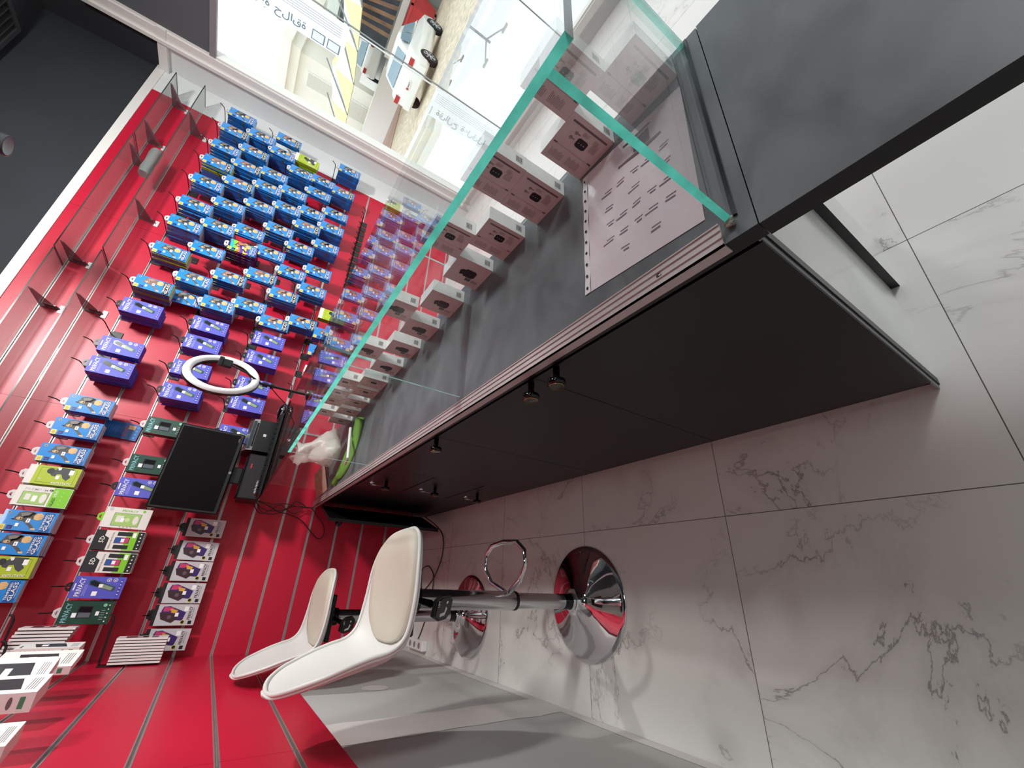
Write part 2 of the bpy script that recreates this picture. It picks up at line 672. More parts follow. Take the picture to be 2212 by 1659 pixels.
def slat_panel(name, axis, a0, a1, face, zb, zt, slats, label, grp, sgn):
    """boards with grooves; axis 'x' runs along X and faces -Y, axis 'y' runs along Y and faces +X"""
    def bx(mb, u0, d0, z0, u1, d1, z1, mt):
        if axis == 'x':
            mb.box(u0, face + d0, z0, u1, face + d1, z1, mt)
        else:
            mb.box(face - d1, u0, z0, face - d0, u1, z1, mt)
    zs = [zb] + [z for z in slats if zb < z < zt] + [zt]
    mb = MB()
    g = .0065
    for i in range(len(zs) - 1):
        lo = zs[i] + (g if i else 0)
        hi = zs[i + 1] - (g if i < len(zs) - 2 else 0)
        bx(mb, a0, 0, lo, a1, .0175, hi, RED)
    bx(mb, a0, .0145, zb, a1, .0176, zt, RED)
    o = mb.build(name)
    tag(o, label, 'slatwall', grp)
    for z in zs[1:-1]:
        r = MB()
        bx(r, a0 + .001, -.0006, z + .0035, a1 - .001, .012, z + g, ALU)
        bx(r, a0 + .001, -.0006, z - g, a1 - .001, .012, z - .0035, ALU)
        bx(r, a0 + .001, .0085, z - g, a1 - .001, .012, z + g, ALU)
        r.build('groove_rail', o)
    return o


S1 = 0.0012
slat_panel('slatwall_panel', 'x', XL + .0, .78 - S1, YA, .09, 2.525, SLATS, 'red slatwall panel on the far wall in the corner by the stools', 'red slatwall panels', 1)
slat_panel('slatwall_panel', 'x', .78, 2.0 - S1, YA, .09, 2.525, SLATS, 'middle red slatwall panel on the far wall behind the purple packs', 'red slatwall panels', 1)
slat_panel('slatwall_panel', 'x', 2.0, 3.195, YA, .09, 2.525, SLATS, 'red slatwall panel on the far wall nearest the window', 'red slatwall panels', 1)
XP = -.3775
slat_panel('slatwall_panel', 'y', 2.65, YA, XP, .82, 2.525, SLATS, 'narrow red slatwall panel on the left wall next to the corner', 'red slatwall panels', 1)
slat_panel('slatwall_panel', 'y', 1.36, 2.65 - S1, XP, .82, 2.525, SLATS, 'red slatwall panel on the left wall above the stools', 'red slatwall panels', 1)
slat_panel('slatwall_panel', 'y', .1, 1.36 - S1, XP, .82, 2.525, SLATS, 'red slatwall panel on the left wall nearest the viewer', 'red slatwall panels', 1)

# ------------------------------------------------------------------ counter
XF, XBk, ZT = .415, .89, .77
mb = MB()
mb.box(XF, .142, ZT - .028, XBk, YA - .002, ZT, TOPM, {'-x': EDGE, '+x': EDGE, '-y': EDGE, '-z': EDGE})
o = mb.build('worktop')
tag(o, 'long dark slate-look worktop of the counter under the glass case', 'worktop')
mb = MB()
mb.box(XF - .001, -.72, ZT - .030, XBk + .002, .1405, ZT, TOPM, {'-x': EDGE, '+x': EDGE, '-y': EDGE, '-z': EDGE})
o = mb.build('worktop_flap')
tag(o, 'dark slate-look counter flap bridging the gap at the near end', 'worktop')

# cabinets: each a carcass with doors or drawers
WPANEL = mat('white_side_panel', '#d9dbd8', 0.45, vary=(2, .03))


def knob(parent, x, y, z):
    k = MB()
    k.lathe([(.0, 0), (.0075, 0), (.007, -.022), (.0075, -.028), (.0185, -.029), (.020, -.034), (.019, -.041), (.0150, -.0425)], BLACKG, (x, y, z), 24, 'x')
    k.lathe([(.0150, -.0425), (.0165, -.0436), (.0150, -.044)], mat('brass_ring', '#c79a5a', .25, metal=1), (x, y, z), 24, 'x')
    k.lathe([(.0148, -.0432), (.0001, -.0432)], BLACKG, (x, y, z), 24, 'x')
    return k.build('knob', parent)


def lockkey(parent, x, y, z, key=True):
    k = MB()
    k.lathe([(.011, 0), (.011, -.004), (.009, -.006), (.0001, -.006)], CHROME, (x, y, z), 16, 'x')
    k.box(x - .013, y - .001, z - .005, x - .006, y + .001, z + .005, CHROME)
    k.tube([(x - .013, y + .012 * math.cos(a), z - .012 + .014 * math.sin(a)) for a in [i * math.pi / 5 for i in range(10)]], .0011, CHROME, 6, True)
    k.prism([(y + .0065 * math.cos(a), z - .036 + .009 * math.sin(a)) for a in [i * math.pi / 6 for i in range(12)]], x - .012, x - .014, CHROME, 'yz')
    k.box(x - .014, y - .0025, z - .062, x - .012, y + .0025, z - .043, CHROME)
    return k.build('lock_with_key', parent)


def cabinet(y0, y1, label, doors, far_panel=True):
    c = empty('base_cabinet', (XF, y0, 0))
    tag(c, label, 'cabinet', 'black base cabinets of the counter')
    mb = MB()
    mb.M = Matrix.Translation((-XF, -y0, 0))
    mb.box(XF + .019, y0, .0, XF + .019 + .30, y1, .740, DOORM)
    mb.build('body', c)
    for kind, a, b, z0, z1, kn, lk in doors:
        d = MB()
        d.M = Matrix.Translation((-XF, -y0, 0))
        d.box(XF, a + .001, z0, XF + .018, b - .001, z1, DOORM)
        do = d.build(kind, c)
        if kn:
            kk = knob(do, XF - XF, kn[0] - y0, kn[1])
        if lk:
            lockkey(do, 0, lk[0] - y0, lk[1])
    return c


cabinet(.158, .652, 'black base cabinet at the near end of the counter', [('door', .153, .652, .06, .735, (.585, .728), None)])
cabinet(.652, 1.165, 'black base cabinet second from the near end of the counter', [('door', .652, 1.165, .06, .735, (.675, .727), None)])
cabinet(1.165, 1.68, 'black base cabinet third from the near end, left of the drawers', [('door', 1.165, 1.68, .06, .735, (1.185, .727), None)])
cabinet(1.68, 2.10, 'black base cabinet with three lockable drawers', [('drawer', 1.68, 2.10, .513, .735, (1.90, .65), (1.965, .70)), ('drawer', 1.68, 2.10, .26, .507, (1.87, .42), (1.95, .46)), ('drawer', 1.68, 2.10, .06, .254, (1.88, .18), (1.97, .20))])
cf = cabinet(2.10, YA - .004, 'black base cabinet in the far corner with its door standing open', [])
d = MB()
# open door, hinged at the far jamb, seen nearly edge-on
h0 = Vector((XF - .004, 2.90))
e0 = Vector((.305, 2.585))
dv = (e0 - h0)
nv = Vector((dv.y, -dv.x)).normalized() * .009
pl = [(h0 + nv), (e0 + nv), (e0 - nv), (h0 - nv)]
d.prism([(p.x - XF, p.y - 2.10) for p in pl], .06, .735, EDGE, 'xy')
do = d.build('open_door', cf)
kb = MB()
kb.M = Matrix.Translation((.31 - XF, 2.64 - 2.10, .66)) @ Matrix.Rotation(math.radians(-70), 4, 'Z')
kb.lathe([(.0075, 0), (.007, -.022), (.0185, -.029), (.020, -.034), (.015, -.0425), (.0001, -.043)], BLACKG, (0, 0, 0), 20, 'x')
kb.build('knob', do)

# white end panel of the near cabinet with black edge strips
EPANEL = mat('gloss_white_end_panel', '#dfe1de', 0.16, vary=(2, .02))
mb = MB()
mb.box(XF + .003, .1530, 0, XF + .013, .1575, .741, mat('grey_edge_strip', '#8b8c8e', .5))
mb.box(XF + .013, .1500, 0, XF + .028, .1575, .741, EDGE)
mb.box(XF + .028, .1560, 0, .6940, .1575, .741, EPANEL)
mb.box(.6941, .1385, 0, .803, .1575, .741, EPANEL, {'-x': EDGE})
ep = mb.build('end_panel', bpy.data.objects['base_cabinet'])
ep.location = (-XF, -.158, 0)
tag(ep, 'white end panel with black edge strips')
mb = MB()
mb.box(.818, .158, .10, XBk - .005, YA - .004, .741, DOORM)
fp = mb.build('counter_fascia')
tag(fp, 'black customer-side fascia board of the counter, raised off the floor', 'panel')

# aluminium sliding-door track along the worktop edge
mb = MB()
y0, y1 = .185, YA - .003
mb.box(XF - .003, y0, .753, XF - .0005, y1, .776, ALUW)
mb.box(XF - .003, y0, ZT + .0003, XF + .034, y1, ZT + .004, ALUW)
for x in (XF - .003, XF + .0085, XF + .021, XF + .032):
    mb.box(x, y0, ZT + .004, x + .002, y1, ZT + .0065, ALUW)
o = mb.build('sliding_track')
tag(o, 'double-channel aluminium sliding track along the counter edge', 'track')
s = MB()
s.M = Matrix.Translation((XF + .015, .285, ZT + .004))
s.lathe([(.0045, 0), (.0045, .0015), (.0001, .0018)], STEEL, n=12, cap0=True)
s.build('screw', o)

# ------------------------------------------------------------------ glass display case
GX0, GX1 = .444, .884
YD = (.17, .93, 1.68, 2.55)
DCASE = empty('display_case', (.66, 1.5, ZT))
tag(DCASE, 'long clear glass display case with green edges standing on the counter', 'display case')


def pane(name, x0, y0, z0, x1, y1, z1, face_axes, edge, label=None, cat='glass pane', grp=None, parent=None, faces=None):
    mb = MB()
    f = {}
    for k in ('-x', '+x', '-y', '+y', '-z', '+z'):
        f[k] = GLASS if k[1] in face_axes else edge
    if faces:
        f.update(faces)
    if 'z' not in face_axes:
        f['-z'] = f['+z'] = GLASS
    mb.box(x0, y0, z0, x1, y1, z1, edge, f)
    o = mb.build(name, DCASE)
    o.location = -DCASE.location
    if label:
        o['label'] = label
    return o


pane('glass_top', .413, .128, 1.087, XBk, 1.676, 1.097, 'z', GEDGE, 'near glass top of the display case with a thick green edge', 'glass pane', None, None, {'-y': GEDGE3, '+x': GLASS, '+y': GLASS})
pane('glass_top', .413, 1.684, 1.087, XBk, YA - .004, 1.097, 'z', GEDGE3, 'far glass top of the display case carrying the monitor', 'glass pane')
pane('glass_side', GX0, .166, ZT + .0005, GX1 - .0105, .176, 1.0865, 'y', GEDGE, 'green-edged glass end pane standing at the near end of the case', 'glass pane')
pane('glass_divider', .456, .927, ZT + .012, GX1 - .0105, .932, 1.0865, 'y', GEDGE2, 'first upright glass divider inside the display case', 'glass pane')
pane('glass_divider', .417, 1.677, ZT + .012, GX1 - .0105, 1.683, 1.0865, 'y', GEDGE2, 'second upright glass divider under the joint of the two tops', 'glass pane')
pane('glass_divider', .456, 2.60, ZT + .012, GX1 - .0105, 2.604, 1.0865, 'y', mat('white_glass_edge', '#e6d6d8', .3), 'third upright glass divider nearest the red wall', 'glass pane')
pane('glass_front', GX1 - .010, .166, ZT + .0005, GX1, 1.676, 1.0865, 'x', GEDGE2, 'near customer-side glass pane of the display case', 'glass pane')
pane('glass_front', GX1 - .010, 1.684, ZT + .0005, GX1, YA - .004, 1.0865, 'x', GEDGE2, 'far customer-side glass pane of the display case', 'glass pane')
# clear sealant and black joint at the foot of the end pane
mb = MB()
mb.box(GX0 + .004, .1605, ZT, GX1, .1655, ZT + .004, mat('black_sealant', '#15171a', .25))
mb.tube([(GX0 - .006 + .0045 * math.cos(k * 1.3), .170 + .006 * math.sin(k * 2.1), ZT + .004 + .0015 * k % .004) for k in range(9)], .003, mat('clear_sealant', '#8f9185', .2), 6)
o = mb.build('sealant_bead', DCASE)
o.location = -DCASE.location

# ------------------------------------------------------------------ hanging packs
BLUE = mat('pack_blue', '#1f84d2', 0.3, coat=.25)
BLUED = mat('pack_navy', '#14569a', 0.4)
BLUEM = mat('pack_mid_blue', '#2272c0', 0.35)
PURP = mat('pack_violet', '#5054be', 0.5)
PURPD = mat('pack_violet_side', '#3636a6', 0.5)
LIME = mat('pack_lime', '#a9bd22', 0.4)
LIMED = mat('pack_dark_lime', '#7d8c10', 0.45)
GRN = mat('pack_green', '#7cc522', 0.4)
FOREST = mat('pack_forest', '#0f3f30', 0.4)
NAVY = mat('pack_label_navy', '#141c58', 0.35)
YEL = mat('pack_yellow', '#d8cf5e', 0.4)
GOLD = mat('pack_gold', '#c9a24a', 0.35)
GOR1 = mat('gorilla_grey', '#4c4a48', 0.5)
GOR1L = mat('gorilla_grey_light', '#7b7976', 0.5)
GOR2 = mat('gorilla_brown', '#7d6058', 0.5)
GOR2L = mat('gorilla_brown_light', '#a07c70', 0.5)
TAN = mat('gorilla_tan', '#d9b27a', 0.5)
DARKT = mat('gorilla_mouth', '#241a18', 0.5)
FOIL = mat('holographic_foil', '#d8c8f0', 0.14, metal=.9, film=420)
FOIL2 = mat('holographic_foil_warm', '#f0d0b8', 0.14, metal=.9, film=620)
FOILV = mat('violet_foil', '#3d2a70', 0.25, metal=.5, film=500)
PHG = mat('phone_glass', '#3a5560', 0.15, coat=.5)
PHG2 = mat('phone_screen_pink', '#c2406e', 0.3)
PHG3 = mat('phone_screen_yellow', '#d8a53a', 0.3)
PHG4 = mat('phone_screen_violet', '#3b2a6b', 0.3)
MINT = mat('mint', '#7fc0a0', 0.4)
GREYC = mat('grey_card', '#c5c4c8', 0.35, coat=.2)
WCARD = mat('white_pack', '#dfdcd6', 0.4)
CLEARP = mat('clear_blister', '#d8d6d6', 0.25, alpha=.55)


HOLO_SHEEN = [mat('foil_sheen_cyan', '#2fc8c8', .25, metal=.5, film=380), mat('foil_sheen_lime', '#9ad82a', .25, metal=.5, film=420), mat('foil_sheen_orange', '#f08a3c', .25, metal=.5, film=520), mat('foil_sheen_violet', '#6a4ab0', .25, metal=.5, film=560), mat('foil_sheen_yellow', '#f2dc3a', .25, metal=.5, film=460), mat('foil_sheen_violet', '#6a4ab0', .25)]  # rainbow reflections of the foil, painted in as fixed base colours


def gorilla(F, w, h, A, B, foil=False):
    """generic ape drawn side-on: back along the right side, fist towards the words"""
    s = lambda pts: [(u * w, v * h) for u, v in pts]
    F.poly(s([(.55, .16), (.50, .22), (.58, .30), (.72, .33), (.90, .42), (.93, .55), (.80, .62), (.66, .60), (.55, .52), (.42, .50)][::-1]), A, 1)
    F.poly(s([(.88, .26), (.97, .36), (.97, .50), (.92, .58), (.74, .50), (.62, .36), (.66, .24)][::-1]), A, 1)
    F.poly(s([(.86, .30), (.92, .40), (.90, .50), (.78, .46), (.70, .34)][::-1]), B, 2)
    # near arm reaching to the left edge
    F.poly(s([(.58, .44), (.44, .52), (.28, .62), (.16, .66), (.12, .60), (.26, .54), (.38, .46), (.48, .40)][::-1]), A, 2)
    F.poly(s([(.16, .60), (.08, .62), (.07, .70), (.17, .69)][::-1]), TAN, 3)
    # head with muzzle
    F.poly(s([(.56, .22), (.50, .27), (.48, .34), (.56, .39), (.68, .38), (.74, .31), (.70, .23)][::-1]), A, 3)
    F.poly(s([(.56, .26), (.52, .31), (.55, .37), (.64, .37), (.68, .31), (.64, .26)][::-1]), TAN, 4)
    F.poly(s([(.555, .31), (.56, .355), (.62, .36), (.645, .32)][::-1]), DARKT, 5)
    F.poly(s([(.565, .318), (.57, .328), (.625, .33), (.63, .322)][::-1]), PAPER, 6)
    F.rect(.575 * w, .275 * h, .60 * w, .29 * h, DARKT, 5)
    F.rect(.625 * w, .275 * h, .65 * w, .29 * h, DARKT, 5)
    # fist
    F.poly(s([(.60, .58), (.56, .66), (.62, .73), (.82, .74), (.93, .68), (.90, .60), (.76, .56)][::-1]), TAN, 4)
    for k in range(3):
        F.rect((.63 + .08 * k) * w, .67 * h, (.64 + .08 * k) * w, .725 * h, GOR2, 5)


def design(kind, F, w, h, back=False):
    if kind in ('b', 'c', 'h'):
        if kind == 'h':
            for k in range(7):
                F.poly([(0.0, h * (.10 + .11 * k)), (0, h * (.21 + .11 * k)), (w, h * (.14 + .11 * k)), (w, h * (.03 + .11 * k))], HOLO_SHEEN[k % 6], 1)  # slanted bands of painted iridescent sheen
            gorilla(F, w, h, FOILV, HOLO_SHEEN[2])
        else:
            gorilla(F, w, h, GOR1 if kind == 'b' else GOR2, GOR1L if kind == 'b' else GOR2L)
        F.rect(0.003 * w, .02 * h, .27 * w, .135 * h, YEL, 2)
        F.rect(.06 * w, .045 * h, .20 * w, .11 * h, GOLD, 3)
        F.rect(.05 * w, .17 * h, .24 * w, .27 * h, NAVY, 2)
        F.rect(.09 * w, .19 * h, .17 * w, .24 * h, mat('flag_blue', '#2c3fb8', .4), 3)
        F.disc(.86 * w, .09 * h, .032 * h, GOLD, 2, 14)
        F.disc(.86 * w, .09 * h, .020 * h, BLUED, 3, 10)
        # lettering plate and words
        F.poly([(.02 * w, .775 * h), (.02 * w, .965 * h), (.96 * w, .93 * h), (.97 * w, .745 * h)], BLUED if kind != 'c' else INK, 5)
        F.text('TEMPERED', .10 * w, .775 * h, .80 * w, .045 * h, PAPER, 6)
        F.text('GLASS', .06 * w, .835 * h, .86 * w, .080 * h, PAPER if kind != 'h' else FOIL, 6)
        F.text('SCREEN PROTECTOR', .22 * w, .935 * h, .6 * w, .018 * h, PAPER, 6)
        F.rect(.42 * w, .46 * h, .62 * w, .53 * h, STICK, 7)
        F.rect(.20 * w, .30 * h, .36 * w, .36 * h, STICK, 7)
        F.rect(.46 * w, .485 * h, .58 * w, .50 * h, GREYINK, 8)
    elif kind == 'p':
        F.text('PRIVACY', .08 * w, .10 * h, .84 * w, .105 * h, PAPER, 2)
        F.rect(.34 * w, .035 * h, .66 * w, .06 * h, PAPER, 2)
        for k in range(3):
            F.rect(.10 * w, (.235 + .022 * k) * h, .62 * w, (.243 + .022 * k) * h, mat('pale_violet', '#9a9ce8', .5), 2)
        F.poly([(.80 * w, .28 * h), (.60 * w, .30 * h), (.33 * w, .80 * h), (.40 * w, .84 * h), (.55 * w, .84 * h), (.86 * w, .36 * h)], PHG, 2)
        F.poly([(.76 * w, .31 * h), (.62 * w, .33 * h), (.52 * w, .50 * h), (.70 * w, .52 * h), (.82 * w, .37 * h)], mat('phone_glass_dark', '#1c1c2c', .2), 3)
        F.poly([(.50 * w, .53 * h), (.38 * w, .77 * h), (.52 * w, .79 * h), (.66 * w, .57 * h)], mat('phone_back_green', '#8a9a80', .25), 3)
        F.rect(.12 * w, .42 * h, .32 * w, .52 * h, STICK, 4)
        F.rect(.50 * w, .50 * h, .66 * w, .58 * h, STICK, 4)
        for v in (.66, .79):
            F.disc(.86 * w, v * h, .045 * h, PAPER, 2, 14)
            F.disc(.86 * w, v * h, .034 * h, PURPD, 3, 12)
            F.poly([(.81 * w, (v + .01) * h), (.90 * w, (v + .02) * h), (.86 * w, (v - .025) * h)], PAPER, 4)
        F.rect(.12 * w, .905 * h, .90 * w, .945 * h, PURPD, 2)
        for k in range(5):
            F.disc((.2 + .15 * k) * w, .925 * h, .014 * h, PAPER, 3, 8)
    elif kind == 'g':
        F.text('PRIVACY', .08 * w, .07 * h, .84 * w, .115 * h, mat('holo_letters', '#9fe0e8', .2, metal=.4, film=450), 2)
        F.rect(.25 * w, .32 * h, .80 * w, .62 * h, mat('slate_print', '#2b3038', .2), 2)
        F.rect(.30 * w, .36 * h, .50 * w, .60 * h, mat('slate_light', '#5d666e', .2), 3)
        F.poly([(.55 * w, .34 * h), (.52 * w, .60 * h), (.76 * w, .60 * h), (.78 * w, .36 * h)], BLACKG, 3)
        F.rect(.30 * w, .24 * h, .50 * w, .33 * h, STICK, 5)
        F.rect(.38 * w, .70 * h, .56 * w, .77 * h, STICK, 5)
        for k in range(5):
            F.disc((.12 + .18 * k) * w, .93 * h, .016 * h, PAPER, 2, 8)
            F.rect((.2 + .1 * k) * w, .80 * h, (.215 + .1 * k) * w, .88 * h, GREYC, 2)
        F.disc(.84 * w, .84 * h, .04 * h, MINT, 2)
    elif kind == 'y':
        F.rect(0, .0, w, .14 * h, WCARD, 1)
        F.poly([(.0, .17 * h), (.0, .97 * h), (.94 * w, .97 * h), (.94 * w, .17 * h)], LIME, 1)
        F.rect(.10 * w, .22 * h, .90 * w, .93 * h, LIMED, 2)
        F.rect(.125 * w, .23 * h, .875 * w, .92 * h, LIME, 3)
        # dark-clad running figure, generic
        F.poly([(.62 * w, .42 * h), (.50 * w, .46 * h), (.46 * w, .54 * h), (.60 * w, .56 * h), (.62 * w, .64 * h), (.40 * w, .70 * h), (.30 * w, .78 * h), (.48 * w, .84 * h), (.70 * w, .78 * h), (.96 * w, .86 * h), (.97 * w, .60 * h), (.84 * w, .50 * h)], mat('armour_grey', '#3e3f45', .4), 4)
        F.disc(.74 * w, .42 * h, .075 * h, mat('armour_dark', '#26272c', .4), 5, 11)
        F.poly([(.97 * w, .52 * h), (.80 * w, .56 * h), (.84 * w, .60 * h), (.97 * w, .60 * h)], PAPER, 5)
        F.text('ANTI-STATIC', .06 * w, .52 * h, .13 * w, .40 * h, PAPER, 6, 90)
        F.rect(.34 * w, .56 * h, .52 * w, .63 * h, STICK, 7)
        F.rect(.62 * w, .78 * h, .88 * w, .87 * h, STICK, 7)
        F.text('9H', .24 * w, .25 * h, .10 * w, .05 * h, WCARD, 6, 90)
    elif kind == 'w':
        F.rect(.02 * w, .64 * h, .98 * w, .99 * h, GRN, 1)
        F.rect(.08 * w, .12 * h, .70 * w, .60 * h, GREYINK, 2)
        F.rect(.095 * w, .13 * h, .685 * w, .59 * h, mat('pale_green_print', '#9fc46c', .4), 3)
        F.rect(.28 * w, .19 * h, .58 * w, .29 * h, WCARD, 4)
        F.disc(.40 * w, .37 * h, .055 * h, mat('ring_green', '#c4dc9c', .4), 4)
        F.rect(.22 * w, .33 * h, .52 * w, .41 * h, STICK, 5)
        F.disc(.40 * w, .52 * h, .06 * h, WCARD, 4, 12, .24 * w)
        F.text('PREMIUM', .76 * w, .13 * h, .14 * w, .42 * h, GREYC, 3, 90)
        F.disc(.84 * w, .605 * h, .034 * h, INK, 3)
        F.text('9H', .78 * w, .59 * h, .12 * w, .03 * h, PAPER, 4)
        F.text('GLASS', .05 * w, .68 * h, .42 * w, .065 * h, INK, 3)
        F.text('PRO', .55 * w, .68 * h, .32 * w, .065 * h, WCARD, 3)
        for k in range(4):
            F.disc((.18 + .2 * k) * w, .84 * h, .014 * h, mat('leaf_green', '#a8dc58', .4), 3, 8)
    elif kind == 'g2':
        F.rect(.10 * w, .20 * h, .74 * w, .80 * h, GREYINK, 2)
        F.rect(.115 * w, .21 * h, .725 * w, .79 * h, mat('pale_green_print', '#9fc46c', .4), 3)
        F.rect(.28 * w, .27 * h, .60 * w, .43 * h, WCARD, 4)
        F.disc(.42 * w, .52 * h, .055 * h, mat('ring_green', '#c4dc9c', .4), 4)
        F.disc(.42 * w, .70 * h, .06 * h, WCARD, 4, 12, .22 * w)
        F.rect(.30 * w, .38 * h, .48 * w, .45 * h, STICK, 5)
        F.text('PRIVACY', .80 * w, .34 * h, .12 * w, .34 * h, GRN, 3, 90)
        F.disc(.90 * w, .10 * h, .045 * h, GREYC, 3)
        F.disc(.90 * w, .82 * h, .035 * h, GRN, 3)
        for k in range(4):
            F.disc(.06 * w, (.42 + .08 * k) * h, .012 * h, GREYINK, 3, 8)
    elif kind == '5':
        F.poly([(0, 0), (0, .30 * h), (.60 * w, .30 * h), (.72 * w, .20 * h), (w, .20 * h), (w, 0)], INK, 2)
        F.text('5D', .36 * w, .12 * h, .34 * w, .10 * h, PAPER, 3)
        F.text('PRIVACY PROTECTOR', .08 * w, .34 * h, .82 * w, .035 * h, GREYINK, 3)
        F.rect(.02 * w, .63 * h, .98 * w, .86 * h, GRN, 2)
        F.rect(.04 * w, .86 * h, .98 * w, .995 * h, INK, 2)
        F.rect(.74 * w, .44 * h, .94 * w, .74 * h, INK, 4)
        F.rect(.08 * w, .44 * h, .27 * w, .74 * h, INK, 4)
        F.rect(.36 * w, .42 * h, .66 * w, .72 * h, INK, 4)
        F.poly([(.375 * w, .43 * h), (.375 * w, .57 * h), (.645 * w, .57 * h), (.645 * w, .43 * h)], mat('screen_blue', '#33549a', .3), 5)
        F.poly([(.375 * w, .54 * h), (.375 * w, .71 * h), (.645 * w, .71 * h), (.645 * w, .58 * h)], PHG2, 6)
        F.rect(.42 * w, .55 * h, .60 * w, .62 * h, STICK, 7)
        F.rect(.66 * w, .76 * h, .92 * w, .83 * h, STICK, 7)
        for k in range(5):
            F.disc((.14 + .18 * k) * w, .93 * h, .018 * h, PAPER, 3, 6)
    elif kind == 'x':
        F.rect(0, .0, w, .085 * h, INK, 2)
        F.text('PRIVACY', .28 * w, .80 * h, .62 * w, .075 * h, INK, 3)
        F.text('MATTE GLASS', .34 * w, .895 * h, .5 * w, .022 * h, GREYINK, 3)
        F.rect(.68 * w, .68 * h, .90 * w, .78 * h, STICK, 3)
        F.poly([(.90 * w, .20 * h), (.72 * w, .17 * h), (.50 * w, .17 * h), (.26 * w, .52 * h), (.22 * w, .70 * h), (.62 * w, .74 * h), (.92 * w, .34 * h)], PHG4, 2)
        F.poly([(.90 * w, .22 * h), (.66 * w, .20 * h), (.66 * w, .34 * h), (.84 * w, .46 * h)], PHG2, 3)
        F.poly([(.80 * w, .36 * h), (.60 * w, .40 * h), (.58 * w, .52 * h), (.72 * w, .54 * h)], PHG3, 4)
        F.poly([(.62 * w, .14 * h), (.30 * w, .20 * h), (.12 * w, .46 * h), (.34 * w, .58 * h), (.56 * w, .50 * h)], mat('phone_bronze', '#3f2f33', .25), 5)
        F.disc(.40 * w, .38 * h, .05 * h, mat('phone_ring', '#6b5560', .25), 6)
        F.rect(.42 * w, .50 * h, .60 * w, .58 * h, STICK, 7)
        F.disc(.16 * w, .72 * h, .055 * h, YEL, 6)
        F.disc(.16 * w, .72 * h, .040 * h, INK, 7)
        F.rect(.06 * w, .85 * h, .22 * w, .93 * h, INK, 4)


SPEC = {  # w, h, d, face, sides
    'b': (.085, .172, .0114, BLUE, BLUED), 'c': (.085, .172, .0114, BLUE, BLUED), 'h': (.086, .172, .0114, FOILV, FOILV),
    'p': (.090, .178, .0110, PURP, PURPD), 'g': (.090, .170, .0110, FOREST, FOREST), 'y': (.086, .176, .0112, LIME, LIMED),
    'w': (.088, .182, .0085, WCARD, LIMED), 'g2': (.094, .175, .0090, WCARD, LIMED), '5': (.088, .182, .0100, WCARD, INK),
    'x': (.094, .180, .0080, GREYC, GREYC)}


def pack_mesh(kind, detailed=True):
    w, h, d, fm, sm = SPEC[kind]
    mb = MB()
    blue = kind in 'bc'
    white_bottom = PAPER if kind in ('b', 'c', '5', 'g', 'y') else sm
    mb.box(-w / 2, 0, -h, w / 2, d, 0, sm, {'-y': fm, '+x': BLUEM if blue else sm, '-z': white_bottom, '+z': fm})
    F = Face(mb, (-w / 2, 0, 0), (1, 0, 0), (0, 0, -1), (0, -1, 0))
    design(kind, F, w, h)
    if blue:
        # print wrapping onto the narrow side
        G = Face(mb, (-w / 2, d, 0), (0, -1, 0), (0, 0, -1), (-1, 0, 0))
        G.rect(.001, .55 * h, d - .001, .62 * h, GOR1, 1)
        G.rect(.001, .76 * h, d - .001, .90 * h, BLUEM, 1)
    return mb


PROT = {}
TABM = {}
NAMES = {'b': 'screen_protector_pack', 'c': 'screen_protector_pack', 'h': 'screen_protector_pack', 'p': 'privacy_glass_pack', 'g': 'privacy_glass_pack', 'y': 'anti_static_glass_pack', 'w': 'screen_protector_pack', 'g2': 'privacy_glass_pack', '5': 'privacy_glass_pack', 'x': 'privacy_glass_pack'}
LOOK = {'b': 'blue gorilla screen pack', 'c': 'blue brown-gorilla screen pack', 'h': 'holographic rainbow gorilla screen pack', 'p': 'violet PRIVACY glass pack', 'g': 'black and green PRIVACY pack', 'y': 'lime green anti-static pack', 'w': 'white and green PREMIUM glass pack', 'g2': 'white and green PRIVACY pack', '5': 'black, white and green 5D pack', 'x': 'grey PRIVACY phone glass box'}
for k in SPEC:
    me_o = pack_mesh(k).build(NAMES[k])
    PROT[k] = me_o.data
    bpy.data.objects.remove(me_o)
    w, h, d, fm, sm = SPEC[k]
    t = MB()
    tm = {'p': BLACK, 'x': BLACK, 'g2': GRN}.get(k, mat('clear_tab', '#cfc9c9', .3))
    pts = [(-.019, 0), (-.019, .012), (-.010, .023), (.010, .023), (.019, .012), (.019, 0)]
    # euro-hole tab: frame round the hook hole
    inner = [(-.008, .009), (-.008, .012), (-.004, .017), (.004, .017), (.008, .012), (.008, .009)]
    n = len(pts)
    for i in range(n - 1):
        t.prism([pts[i], pts[i + 1], inner[i + 1], inner[i]], d * .35, d * .35 + .0012, tm, 'xz')
    t.prism([pts[0], inner[0], inner[-1], pts[-1]], d * .35, d * .35 + .0012, tm, 'xz')
    to = t.build('hang_tab')
    TABM[k] = to.data
    bpy.data.objects.remove(to)

# one display hook: prong, tip, slat plate
hk = MB()
hk.tube([(0, .0, -.004), (0, -.030, -.002), (0, -.150, .004), (0, -.178, .010), (0, -.192, .024), (0, -.199, .036)], .0027, BLACKW, 8)
HOOKM = hk.build('prong')
hp = MB()
hp.bbox(-.024, -.0045, -.052, .024, 0.0, -.006, mat('hook_plate', '#1a1c1c', .45), .0015)
hp.box(-.019, -.0035, -.008, .019, .006, .004, BLACKW)
HPL = hp.build('back_plate')
hook_mesh = (HOOKM.data, HPL.data)
bpy.data.objects.remove(HOOKM)
bpy.data.objects.remove(HPL)


def link_mesh(name, me, loc=(0, 0, 0), rot=(0, 0, 0), parent=None):
    o = bpy.data.objects.new(name, me)
    COL.objects.link(o)
    o.location = loc
    o.rotation_euler = rot
    if parent:
        o.parent = parent
    return o


